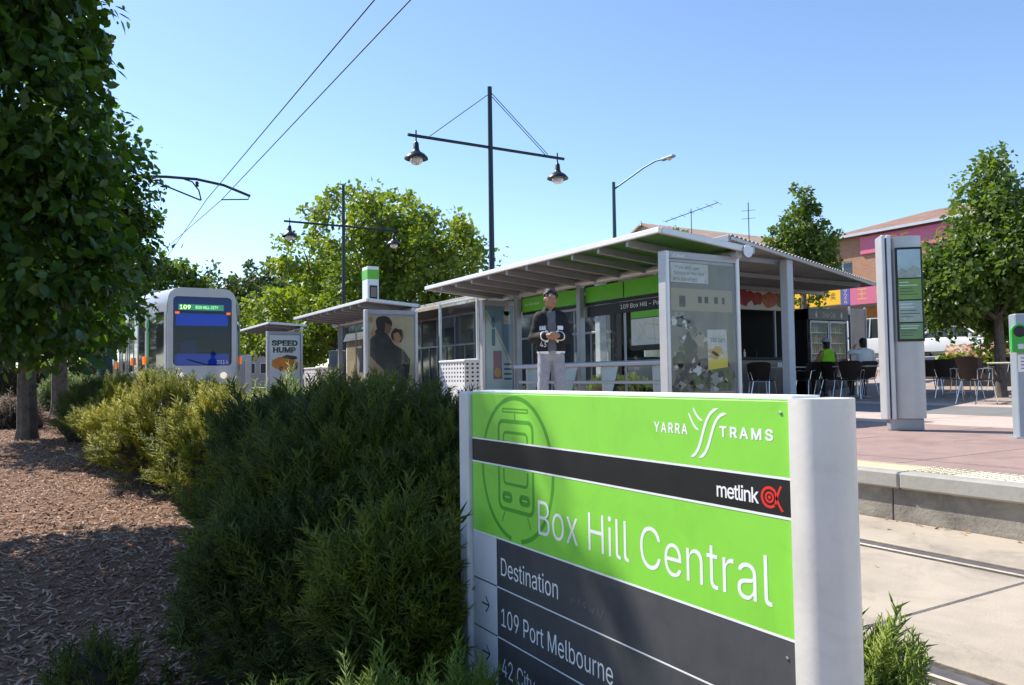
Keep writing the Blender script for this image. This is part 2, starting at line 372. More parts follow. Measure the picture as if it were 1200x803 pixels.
# blown leaves along the foot of the platform wall and on the slab
n = 150; lx = np.where(rng.random(n) < .7, 4.60-np.abs(rng.normal(0, .05, n)), rng.uniform(2.55, 4.5, n)); ly = rng.uniform(.5, 7, n); lx = np.where((np.abs(lx-3.89) < .12), 4.3, lx)
lt = scatter_mesh('leaf_litter', LEAF2V_, LEAF2F_, rot_from_z(rng.normal(0, .25, (n, 3))+np.array([0, 0, 1]), rng.uniform(0, 6.28, n))*(rng.uniform(.015, .04, n))[:, None, None], np.stack([lx, ly, np.full(n, .007)], 1), rng.random(n), mat('dry_leaf', (.22, .10, .04), .8, attr='rnd', c2=(.45, .32, .16)), kind='stuff')
lt['label'] = 'dry brown leaves blown along the foot of the platform wall'; lt['category'] = 'leaves'
# ================================================================== STATION SIGN
def station_sign():
    t = thing('station_sign', 'green and black tram stop sign reading Box Hill Central, with a rounded silver end post', 'sign', (1.04, 1.35, -.13))
    g = -.13
    # left slim post and right rounded post
    MB().box(.985, 1.075, 1.917, 1.968, g, .908, .006).build('post', mat('left_post_silver', (.64, .65, .67), .4, .1, var=.04, scale=9), t)
    prof = [(-.008, .8315), (-.008, .818)] + [(.044-.052*math.cos(a), .812-.050*math.sin(a)) for a in [R(8+k*164/14) for k in range(15)]] + [(.096, .818), (.096, .8315)]
    poly = [(1.0+a, b_) for a, b_ in prof]
    MB().prism(poly[::-1], .908-g, Matrix.Translation((0, 0, g))).build('post', mat('silver_post', (.80, .77, .71), .30, .1, var=.05, scale=9, bump=.03, bscale=60, stain=.10, sscale=6), t, smooth=True, label='rounded silver end post of the sign')
    x = 1.0
    MB().box(x+.006, x+.07, .834, 1.915, .12, .905, .003).build('core', M_alu2, t)
    MB().box(x+.004, x+.072, .833, 1.916, .9045, .912, .002).build('top_cap', M_vwhite, t)
    def panel(n_, y0, y1, z0, z1, m_): return MB().box(x, x+.007, y0, y1, z0, z1, .0012).build(n_, m_, t)
    panel('upper_panel', .834, 1.914, .783, .904, M_green)
    panel('black_band', .834, 1.914, .7205, .7795, M_black)
    lp = panel('main_panel', .834, 1.914, .5315, .717, M_green)
    for z in (.7812, .7188, .5300): MB().box(x-.0006, x+.007, .834, 1.914, z-.0019, z+.0019).build('white_line', M_vwhite, t)
    # grey arrow strip and slate rows
    M_strip = mat('arrow_strip_silver', (.66, .67, .69), .45, var=.04, scale=9, stain=.08, sscale=6)
    rows = [(.405, .528), (.277, .4025), (.149, .2745), (.03, .1465)]
    for i, (a, b_) in enumerate(rows):
        panel('arrow_panel', 1.787, 1.914, a, b_, M_strip)
        panel('slate_panel', .834, 1.785, a, b_, M_slate)
    for z in (.4038, .2758, .1478):
        MB().box(x-.0004, x+.006, .834, 1.785, z-.0013, z+.0013).build('white_line', M_vwhite, t)
        MB().box(x-.0004, x+.006, 1.787, 1.914, z-.001, z+.001).build('black_line', M_black, t)
    for z, y in ((.344, 1.868), (.2175, 1.868)):
        mt = faceX(x-.0002, y, z); flat('arrow', stroke([(0, 0), (.040, 0)], .0045)+stroke([(.022, .020), (.041, 0), (.022, -.020)], .0045), mt, M_black, t, h=.0002)
    text('Box Hill Central', faceX(x-.0002, 1.579, .5715), .700, .084, M_vwhite, t, thin=-.005)
    text('Destination', faceX(x-.0002, 1.762, .437), .262, .0465, M_vwhite, t, thin=-.002)
    text('109 Port Melbourne', faceX(x-.0002, 1.763, .3085), .462, .0465, M_vwhite, t, thin=-.002)
    text('42 City', faceX(x-.0002, 1.763, .1715), .158, .059, M_vwhite, t, thin=-.002)
    text('YARRA', faceX(x-.0002, 1.157, .8385), .092, .0195, M_vwhite, t, thin=.026, spacing=1.3)
    text('TRAMS', faceX(x-.0002, .986, .8385), .117, .0195, M_vwhite, t, thin=.026, spacing=1.3)
    # swoosh emblem between the two words (local units: metres, origin at its middle)
    mt = faceX(x-.0002, 1.028, .846)
    sw = []
    for dx in (0, .021):
        sw += stroke(bez((-.030+dx, -.047), (.005+dx, -.040), (-.004+dx, .034), (.040+dx*.95, .042-dx*.4)), [.0012]+[.0056]*13+[.0012])
    sw += stroke(bez((-.034, .032), (-.024, .018), (-.022, .006), (-.008, .002), 8), [.001]+[.004]*7+[.001])
    sw += stroke(bez((-.022, .042), (-.014, .030), (-.010, .022), (.002, .019), 8), [.001]+[.004]*7+[.001])
    flat('emblem', sw, mt, M_vwhite, t, h=.0002)
    text('metlink', faceX(x-.0002, .996, .7345), .094, .0265, M_vwhite, t, thin=.01, spacing=.92)
    mt = faceX(x-.0002, .880, .748)
    def ringp(r, wd, a0=0, a1=360): return stroke([(r*math.cos(R(a)), r*math.sin(R(a))) for a in range(a0, a1+1, 15)], wd)
    flat('emblem', ringp(.0155, .0045, 40, 320)+ringp(.0075, .0035)+[ell(0, 0, .003, .003, 10)]+stroke(bez((.012, .010), (.014, .002), (.014, -.004), (.026, -.020), 6), .004)+stroke(bez((.012, -.010), (.014, -.002), (.016, .006), (.024, .020), 6), .004), mt, M_red, t, h=.0002)
    # circular tram pictogram, printed over both green panels
    mt = faceX(x-.0001, 1.683, .716); rr = .170
    def clip(ps):
        out = []
        for p in ps:
            cz = sum(q[1] for q in p)/len(p)+.716
            if cz > .784 and max(q[1] for q in p)+.716 < .9035 or (cz < .716 and min(q[1] for q in p)+.716 > .534): out.append(p)
        return out
    ring = stroke([(rr*math.cos(R(a)), rr*1.045*math.sin(R(a))) for a in np.arange(0, 360.1, 2)], .011)
    def rrect(x0, x1, y0, y1, r_, wd):
        pts = []
        for cx, cy, a0 in ((x1-r_, y1-r_, 0), (x0+r_, y1-r_, 90), (x0+r_, y0+r_, 180), (x1-r_, y0+r_, 270)):
            pts += [(cx+r_*math.cos(R(a0+k*15)), cy+r_*math.sin(R(a0+k*15))) for k in range(7)]
        pts.append(pts[0]); res = []
        for p, q in zip(pts[:-1], pts[1:]):
            k = max(1, int(math.hypot(q[0]-p[0], q[1]-p[1])/.006))
            res += stroke([(p[0]+(q[0]-p[0])*i/k, p[1]+(q[1]-p[1])*i/k) for i in range(k+1)], wd)
        return res
    pic = ring + rrect(-.083, .083, -.105, .118, .02, .010) + rrect(-.058, .058, -.04, .09, .012, .007)
    pic += rrect(-.062, -.022, -.082, -.066, .006, .012) + rrect(.022, .062, -.082, -.066, .006, .012)
    pic += rrect(-.062, .062, .142, .150, .003, .004) + stroke([(0, .122), (0, .14)], .004)
    pic += stroke([(-.055, -.112), (-.07, -.14)], .004) + stroke([(.055, -.112), (.07, -.14)], .004)
    cp = clip(pic)
    for up_ in (True, False): flat('pictogram', [p for p in cp if (p[0][1] > 0.03) == up_], mt, M_greend, t, h=.0001)
    # scratched graffiti
    M_scr = mat('scratch', (.26, .26, .27), .6)
    mt = faceX(x-.0005, 1.452, .444); gp = []
    pp = [(0, .01), (.006, .0), (.012, .012), (.02, .004)], [(.03, .0), (.036, .016), (.040, .002)], [(.05, .006), (.058, .0), (.062, .01), (.055, .012), (.05, .006)], [(.07, .008), (.075, -.004), (.08, .006), (.085, -.004), (.09, .008)], [(.10, -.006), (.103, .01), (.112, -.008), (.122, .010)]
    for p in pp: gp += stroke(p, .0009)
    flat('scratch_mark', gp, mt, M_scr, t, h=.0003)
    for z in (.50, .885): MB().lathe([(.003, 0), (.003, .0012), (.0018, .0018)], 8, (0, 0, 0)).build('screw', M_steel, t, off=(0, 0, 0)).matrix_local = Matrix.Translation(Vector((x-.0002, .853, z))-Vector((1.04, 1.35, -.13))) @ Matrix.Rotation(R(-90), 4, 'Y')
station_sign()
# ================================================================== VEGETATION
def noise3(p, s=1.0, seed=0):
    a = np.array([[1.7, .3, .9], [-.6, 1.9, .4], [.8, -.7, 1.6], [2.9, 1.1, -2.0], [-1.3, 2.7, 3.1]])*s
    ph = np.array([.3, 1.7, 2.9, 4.4, 5.1])+seed*1.37
    return np.sin(p @ a.T + ph).mean(1)*1.6
LEAFV = [(0, 0, 0), (.30, .34, .07), (.28, .68, .03), (0, 1.05, -.10), (-.28, .68, .03), (-.30, .34, .07), (0, .42, -.04), (0, .75, -.05)]
LEAFF = [(0, 1, 6), (1, 2, 6), (2, 7, 6), (2, 3, 7), (0, 6, 5), (5, 6, 4), (4, 6, 7), (4, 7, 3)]
LEAF2V = [(0, 0, 0), (.38, .45, .10), (0, 1, -.08), (-.38, .45, .10)]
LEAF2F = [(0, 1, 2), (0, 2, 3)]
def leaf_mats(n, size, outward, droop=.35, r=rng):
    # leaf blade runs along local y; most blades hang outwards and down, faces turned up and out
    yv = outward*.7 + r.normal(0, .75, (n, 3)); yv[:, 2] -= droop; yv /= np.linalg.norm(yv, axis=1, keepdims=True)
    zv = outward*.6 + np.array([0, 0, .6]) + r.normal(0, .65, (n, 3)); zv -= yv*(zv*yv).sum(1, keepdims=True); zv /= np.linalg.norm(zv, axis=1, keepdims=True)
    xv = np.cross(yv, zv); s = (size*np.clip(r.normal(.92, .30, n), .35, 1.7))[:, None]
    return np.stack([xv*s, yv*s, zv*s], 2)
def tree(name, label, base, trunk_h, trunk_r, plumes, nleaf, leaf, mat_, group, simple=False, lean=(0, 0), clump=.26, seed=1, droop=.35, limb=True):
    """plumes: list of (cx,cy,cz, rx,ry,rz) ellipsoids relative to the base; leaves sit in clumps through their outer volume"""
    r = np.random.default_rng(seed); t = thing(name, label, 'tree', base, group=group)
    b = MB(); bx, by, bz = base
    top = (bx+lean[0], by+lean[1], bz+trunk_h)
    zc = max(p[2]+p[5]*.4 for p in plumes)
    pts = [(bx, by, bz-.1), (bx+.01, by, bz+.15), (bx+lean[0]*.5, by+lean[1]*.5, bz+trunk_h*.5), top, (top[0], top[1], bz+(trunk_h+zc)/2), (top[0]+.05, top[1], bz+zc)]
    b.tube(pts, [trunk_r*1.5, trunk_r*1.08, trunk_r, trunk_r*.85, trunk_r*.5, trunk_r*.12], 9)
    b.build('trunk', M_trunk, t, smooth=True)
    vols = np.array([p[3]*p[4]*p[5] for p in plumes]); vols = vols/vols.sum()
    if limb:
        for p in plumes:
            e = Vector((bx+p[0], by+p[1], bz+p[2])); s0 = Vector(top)*.8 + Vector((top[0], top[1], max(bz+trunk_h, e.z-p[5]))) * .2
            mid = (s0+e)/2 + Vector((p[0]*.15, p[1]*.15, -.05)); L = trunk_r*.45
            MB().tube([s0, mid, e, e+Vector((p[0]*.2, p[1]*.2, p[5]*.55))], [L, L*.75, L*.45, L*.1], 6).build('limb', M_trunk, t, smooth=True)
    P = []; O = []; Rn = []
    nc = max(8, nleaf//42)
    for k, p in enumerate(plumes):
        m_ = max(3, int(nc*vols[k])); d = r.normal(0, 1, (m_, 3)); d /= np.linalg.norm(d, axis=1, keepdims=True)
        rad = r.uniform(.45, 1.02, m_)**.6*(1+.16*noise3(d*2.2, 1.3, seed+k))
        c = d*rad[:, None]*np.array(p[3:6]) + np.array(p[:3])
        per = int(nleaf*vols[k]/m_)+1
        for ci, di in zip(c, d):
            q = r.normal(0, 1, (per, 3)); q /= np.linalg.norm(q, axis=1, keepdims=True)
            P.append(ci + q*(r.random((per, 1))**.45)*clump*r.uniform(.6, 1.25)); o_ = q*.6+di*.7; O.append(o_); Rn.append(np.clip(r.normal(.45, .22, per)+r.normal(0, .12), 0, 1))
    P = np.concatenate(P); O = np.concatenate(O); Rn = np.concatenate(Rn); O /= np.linalg.norm(O, axis=1, keepdims=True)
    # blades that would hang below the skirt of the crown are lifted away by skipping them
    zmin = min(p[2]-p[5]*1.02 for p in plumes); k = P[:, 2] > zmin
    P, O, Rn = P[k], O[k], Rn[k]
    m3 = leaf_mats(len(P), leaf, O, droop, r)
    tv, tf = (LEAF2V, LEAF2F) if simple else (LEAFV, LEAFF)
    scatter_mesh('crown', tv, tf, m3, P, Rn, mat_, t, smooth=not simple)
    return t
M_pear = mat('pear_leaf', (.02, .055, .010), .38, attr='rnd', c2=(.075, .15, .018), transl=.34, spec=.45)
M_plane = mat('plane_tree_leaf', (.09, .15, .022), .5, attr='rnd', c2=(.24, .30, .042), transl=.35)
M_dkleaf = mat('grey_green_leaf', (.05, .085, .03), .5, attr='rnd', c2=(.11, .16, .05), transl=.25)
M_midleaf = mat('mid_green_leaf', (.045, .095, .02), .45, attr='rnd', c2=(.16, .23, .04), transl=.34)
z_ = lambda x, y: float(mz(x, y))
# near pear tree, trunk just outside the frame on the left
tree('pear_tree', 'big dark leafy tree filling the top left corner', (-1.03, 5.65, z_(-1.03, 5.65)), 1.4, .10,
     [(.45, .1, 1.85, .95, .85, .85), (.65, .1, 2.7, .78, .85, .95), (.50, -.05, 3.8, .92, .9, .9), (.2, .2, 4.4, .85, .85, .9), (-.5, 0, 2.6, .8, .8, 1.2), (-.3, .1, 3.7, .7, .7, 1.0), (.05, 0, 4.6, .55, .6, .7), (.05, .05, 5.4, .38, .45, .42), (.02, .15, 5.05, .42, .5, .5), (1.0, .15, 1.55, .46, .5, .55), (.98, .2, 2.35, .36, .45, .6), (-.3, 0, 1.8, .8, .8, .7)],
     46000, .078, M_pear, 'pear trees in the garden bed', clump=.20, seed=3, droop=.5)
tree('pear_tree', 'dark pear tree with bare grey trunk rising from the mulch beside the tram', (-.27, 11.2, z_(-.27, 11.2)), 1.25, .105,
     [(.1, 0, 1.65, .95, .9, .72), (.75, .1, 2.3, .75, .75, .9), (.05, 0, 2.7, .9, .9, 1.1), (.85, .2, 3.15, .62, .6, .85), (.35, 0, 3.6, .75, .75, .9), (-.5, .1, 3.0, .7, .7, 1.0)],
     22000, .09, M_pear, 'pear trees in the garden bed', clump=.24, seed=5, droop=.5)
tree('pear_tree', 'third pear tree partly hidden behind the grey trunk, near the tram', (.10, 15.0, z_(.1, 15.0)), 1.2, .12,
     [(.2, 0, 1.7, 1.0, 1.0, .7), (.0, 0, 2.6, 1.0, 1.0, 1.1), (.3, .1, 3.6, .8, .8, 1.0)],
     9000, .12, M_pear, 'pear trees in the garden bed', simple=True, clump=.28, seed=6)
# open tree behind the tram
tree('roadside_tree', 'small open tree with visible branches showing above the tram roof', (3.0, 40.0, -.1), 3.6, .2,
     [(.2, 0, 4.3, 1.3, 1.2, 1.0), (1.6, 0, 5.5, 1.2, 1.0, .9), (3.0, .3, 5.2, 1.0, .9, .75), (.6, 0, 6.3, 1.2, 1.0, .9), (2.2, 0, 6.4, .8, .8, .5)],
     5200, .24, M_midleaf, None, simple=True, clump=.42, seed=8)
# plane trees beyond the platform
def ptree(label, x, y, h, w_, n_, seed, mat_=M_plane, leaf=.27):
    r = np.random.default_rng(seed); pl = []
    g = float(gz(x)) if 4.7 < x < 30 else (1.5 if x > 30 else -.4)
    for k in range(9):
        a = k*2.4+seed; rr = w_*(.15+.42*(k/8)**.7); zz = h*(.42+.44*((k*5) % 9)/8)
        fall = 1-.55*max(0, (zz/h-.55)/.45)
        pl.append((math.cos(a)*rr*fall, math.sin(a)*rr*fall, zz, w_*.30*fall**.3, w_*.30*fall**.3, h*.17))
    pl.append((0, 0, h*.84, w_*.22, w_*.22, h*.16))
    return tree('plane_tree', label, (x, y, g), h*.26, h*.022, pl, n_, leaf, mat_, 'plane trees behind the shelters', simple=True, clump=.62, seed=seed, droop=.2)
ptree('tallest bright plane tree behind the shelter roofs, left of the street lamp', 15.2, 37.5, 10.2, 7.6, 19000, 11)
ptree('bright round plane tree behind the electronic display box', 14.2, 44.0, 8.6, 7.4, 13000, 12)
ptree('lower plane tree between the display box and the tram', 12.6, 50.0, 5.6, 7.0, 9000, 13, M_plane)
ptree('grey-green tree at the far end, just right of the tram', 11.2, 62.0, 9.0, 9.0, 7000, 14, M_dkleaf, .34)
ptree('grey-green tree behind the far shelter', 16.5, 64.0, 10.8, 9.0, 7000, 15, M_dkleaf, .34)
ptree('dark tree at the right edge of the plane trees, by the big shelter roof', 22.5, 42.5, 6.6, 2.4, 1500, 16, M_dkleaf)
ptree('small treetop peeping over the middle of the big shelter roof', 30.6+8.6, 47.0, 9.0, 4.0, 2200, 17, M_dkleaf)
ptree('small treetop peeping over the shelter roof near the gabled building', 29.0, 32.4, 7.0, 2.2, 1500, 18, M_midleaf)
for lab, x, y, h, w_, sd_ in (('roadside tree across the side road, far left behind the trunks', -11.5, 46, 8, 8, 61), ('roadside tree behind the pear trees, left of the tram', -5.5, 66, 9, 9, 62), ('roadside tree at the left edge beyond the mulch', -9.6, 30, 6.5, 6.5, 63)):
    q = ptree(lab, x, y, h, w_, 5000, sd_, M_dkleaf, .34); q['group'] = 'roadside trees beyond the side road'
# columnar trees on the plaza
def ctree(label, x, y, h, rad, n_, seed, leaf, mat_=M_midleaf, skirt=.2):
    r = np.random.default_rng(seed); pl = []
    for k in range(9):
        a = k*2.4; f = k/8; zz = h*(skirt+.10+(.80-skirt)*f); fall = 1-.86*f**1.15
        pl.append((math.cos(a)*rad*.5*fall, math.sin(a)*rad*.5*fall, zz, rad*.55*fall+.1, rad*.55*fall+.1, h*.15))
    for k in range(5):
        a = k*1.26+.4; pl.append((math.cos(a)*rad*.62, math.sin(a)*rad*.62, h*(.36+.06*k), rad*.34, rad*.34, h*.17))
    return tree('plaza_tree', label, (x, y, float(gz(x))), h*skirt, .11, pl, n_, leaf, mat_, 'upright trees on the plaza', simple=True, clump=rad*.2, seed=seed)
ctree('upright leafy tree at the right edge, behind the flower planter', 18.4, 9.5, 5.75, 1.75, 27000, 21, .125, skirt=.30)
ctree('slim upright tree rising behind the corrugated cafe canopy', 26.2, 21.0, 7.4, 1.45, 9000, 22, .16, skirt=.52)

# junipers
def sprig(seed, nb=22):
    r = np.random.default_rng(seed); v = []; f = []
    def cone(a, b, w0):
        a = np.array(a); b = np.array(b); d = b-a; d = d/np.linalg.norm(d); x = np.cross(d, [.3, .9, .2]); x /= np.linalg.norm(x); y = np.cross(d, x); i = len(v)
        for k in range(3):
            an = 2.094*k; v.append(a + (x*np.cos(an)+y*np.sin(an))*w0)
        v.append(b); f.extend([(i, i+1, i+3), (i+1, i+2, i+3), (i+2, i, i+3)])
    cone((0, 0, 0), (0.04, 0, .5), .022); cone((.03, 0, .42), (0, .03, 1.0), .018)
    for k in range(nb):
        h = .06+.88*k/nb; a = k*2.4+r.uniform(-.3, .3); L = (.36-.24*h)*r.uniform(.75, 1.25); an = R(r.uniform(28, 48))
        p0 = (0.02, 0, h); p1 = (math.cos(a)*L*math.sin(an)+.02, math.sin(a)*L*math.sin(an), h+L*math.cos(an)); cone(p0, p1, .019)
        if k % 2 == 0:
            q = np.array(p0)*.45+np.array(p1)*.55; a2 = a+r.choice([-.9, .9]); cone(q, q+np.array([math.cos(a2)*.09, math.sin(a2)*.09, .10]), .015)
    return np.array(v), np.array(f)
SPR = [sprig(s) for s in (1, 2, 3)]; SPRL = [sprig(s, 9) for s in (4, 5)]
M_jun = mat('juniper_shade_green', (.036, .060, .002), .55, attr='rnd', c2=(.15, .19, .005), transl=.22)  # juniper foliage with the shade of the dark shrubs put into its colour
M_junlit = mat('juniper_sunlit_olive', (.11, .145, .004), .55, attr='rnd', c2=(.44, .41, .012), transl=.25)  # same juniper, lighter and yellower: sunlight put into its colour
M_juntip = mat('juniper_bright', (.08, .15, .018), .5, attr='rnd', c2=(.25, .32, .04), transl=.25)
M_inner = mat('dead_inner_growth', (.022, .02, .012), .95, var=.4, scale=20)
def bush(label, lobes, n, length, mat_, seed, cat='shrub', low=False, upb=.35, group='juniper shrubs in the garden bed', name='juniper_shrub', core=.80):
    r = np.random.default_rng(seed); lb = np.array(lobes); base = (lb[0][0], lb[0][1], z_(lb[0][0], lb[0][1]) if lb[0][0] < 2 else float(gz(lb[0][0])))
    t = thing(name, label, cat, base, group=group)
    area = (lb[:, 3]*lb[:, 4]+lb[:, 4]*lb[:, 5]+lb[:, 3]*lb[:, 5]); area /= area.sum(); P = []; D = []
    for k, l_ in enumerate(lb):
        m_ = int(n*area[k]*1.5); d = r.normal(0, 1, (m_, 3)); d[:, 2] = np.where(d[:, 2] < -.35, -d[:, 2], d[:, 2]); d /= np.linalg.norm(d, axis=1, keepdims=True)
        rad = (.84+.20*noise3(d*2.6+l_[:3], 1.5, seed)+.09*noise3(d*7+l_[:3], 1.3, seed+5)) - .22*r.random(m_)**2.2
        p = d*rad[:, None]*l_[3:6]+l_[:3]; keep = np.ones(m_, bool)
        for j, q in enumerate(lb):
            if j != k: keep &= (((p-q[:3])/q[3:6])**2).sum(1) > .55
        P.append(p[keep]); nn = d/l_[3:6]; nn /= np.linalg.norm(nn, axis=1, keepdims=True); D.append(nn[keep])
    P = np.concatenate(P); D = np.concatenate(D)
    gx = np.array([z_(a, b_) if a < 2 else float(gz(a)) for a, b_ in P[:, :2]]); k = P[:, 2] > gx+.02; P, D = P[k], D[k]
    if len(P) > n: s = r.choice(len(P), n, False); P, D = P[s], D[s]
    N = len(P); dirs = D*.75 + np.array([0, 0, upb]) + r.normal(0, .34, (N, 3)); ln = length*r.uniform(.55, 1.25, N); sh_ = r.random(N) < .05; ln = np.where(sh_, ln*1.7, ln); dirs[sh_] += np.array([0, 0, .5])
    rot = rot_from_z(dirs, r.uniform(0, 6.28, N))*ln[:, None, None]
    lo = P - dirs/np.linalg.norm(dirs, axis=1, keepdims=True)*ln[:, None]*.45
    val = np.clip(.4+.35*noise3(P*3.0, 1.2, seed)+r.normal(0, .2, N), 0, 1)
    S_ = SPRL if low else SPR
    part = r.integers(0, len(S_), N)
    for i, (tv, tf) in enumerate(S_):
        q = part == i; scatter_mesh('foliage', tv, tf, rot[q], lo[q], val[q], mat_, t, off=base, kind='stuff')
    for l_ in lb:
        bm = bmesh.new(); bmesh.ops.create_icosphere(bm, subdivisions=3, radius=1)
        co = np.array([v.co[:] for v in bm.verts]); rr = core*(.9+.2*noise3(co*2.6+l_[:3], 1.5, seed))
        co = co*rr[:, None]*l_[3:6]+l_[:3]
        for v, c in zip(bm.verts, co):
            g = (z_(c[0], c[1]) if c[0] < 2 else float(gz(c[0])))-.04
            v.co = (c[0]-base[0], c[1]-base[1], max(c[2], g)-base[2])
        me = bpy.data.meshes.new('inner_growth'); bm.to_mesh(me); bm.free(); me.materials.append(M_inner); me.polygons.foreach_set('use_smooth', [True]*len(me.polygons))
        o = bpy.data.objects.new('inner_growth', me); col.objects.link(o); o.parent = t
    return t
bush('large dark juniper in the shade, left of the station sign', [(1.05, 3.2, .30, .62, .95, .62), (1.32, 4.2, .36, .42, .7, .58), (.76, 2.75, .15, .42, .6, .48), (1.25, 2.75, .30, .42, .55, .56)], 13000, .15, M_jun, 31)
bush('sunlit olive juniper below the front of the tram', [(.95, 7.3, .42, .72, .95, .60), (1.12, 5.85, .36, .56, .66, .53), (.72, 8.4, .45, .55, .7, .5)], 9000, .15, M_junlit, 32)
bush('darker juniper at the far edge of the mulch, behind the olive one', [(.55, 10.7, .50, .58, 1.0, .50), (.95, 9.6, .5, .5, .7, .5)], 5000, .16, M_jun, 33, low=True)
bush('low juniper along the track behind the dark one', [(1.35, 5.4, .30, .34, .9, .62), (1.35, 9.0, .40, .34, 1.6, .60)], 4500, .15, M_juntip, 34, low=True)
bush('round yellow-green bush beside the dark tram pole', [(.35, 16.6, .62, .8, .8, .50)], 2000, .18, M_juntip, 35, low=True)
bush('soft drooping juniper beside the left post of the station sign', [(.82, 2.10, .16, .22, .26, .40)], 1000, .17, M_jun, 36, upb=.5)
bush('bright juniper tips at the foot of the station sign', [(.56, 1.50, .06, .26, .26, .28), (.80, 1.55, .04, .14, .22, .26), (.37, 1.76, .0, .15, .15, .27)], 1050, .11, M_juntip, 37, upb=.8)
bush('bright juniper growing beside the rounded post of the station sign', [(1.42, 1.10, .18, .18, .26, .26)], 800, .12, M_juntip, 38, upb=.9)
bush('clump of dark bushes far down the bed beside the tram', [(-3.2+1.4*k, 32+k, .75, 1.0, .9, 1.25) for k in range(4)], 1800, .35, M_jun, 65, low=True)
bush('tiny juniper seedling on the shaded mulch', [(.12, 2.75, .0, .14, .16, .14)], 130, .12, M_jun, 39, upb=.6)
bush('dry brown twiggy shrub behind the grey tree trunk', [(-.5, 13.0, .42, .5, .5, .32), (.35, 13.4, .42, .35, .4, .28)], 900, .2, mat('dry_twigs', (.12, .085, .06), .8, attr='rnd', c2=(.25, .19, .15)), 40, low=True)
bush('long dark hedge across the side road behind the tree trunks', [(-8.2, 24+4*k, .7, 1.0, 2.6, .9) for k in range(6)]+[(-4.5+2.1*k, 50, .6, 1.6, 1.0, 1.2) for k in range(3)], 3500, .45, M_jun, 64, cat='hedge', low=True, group=None, name='hedge')
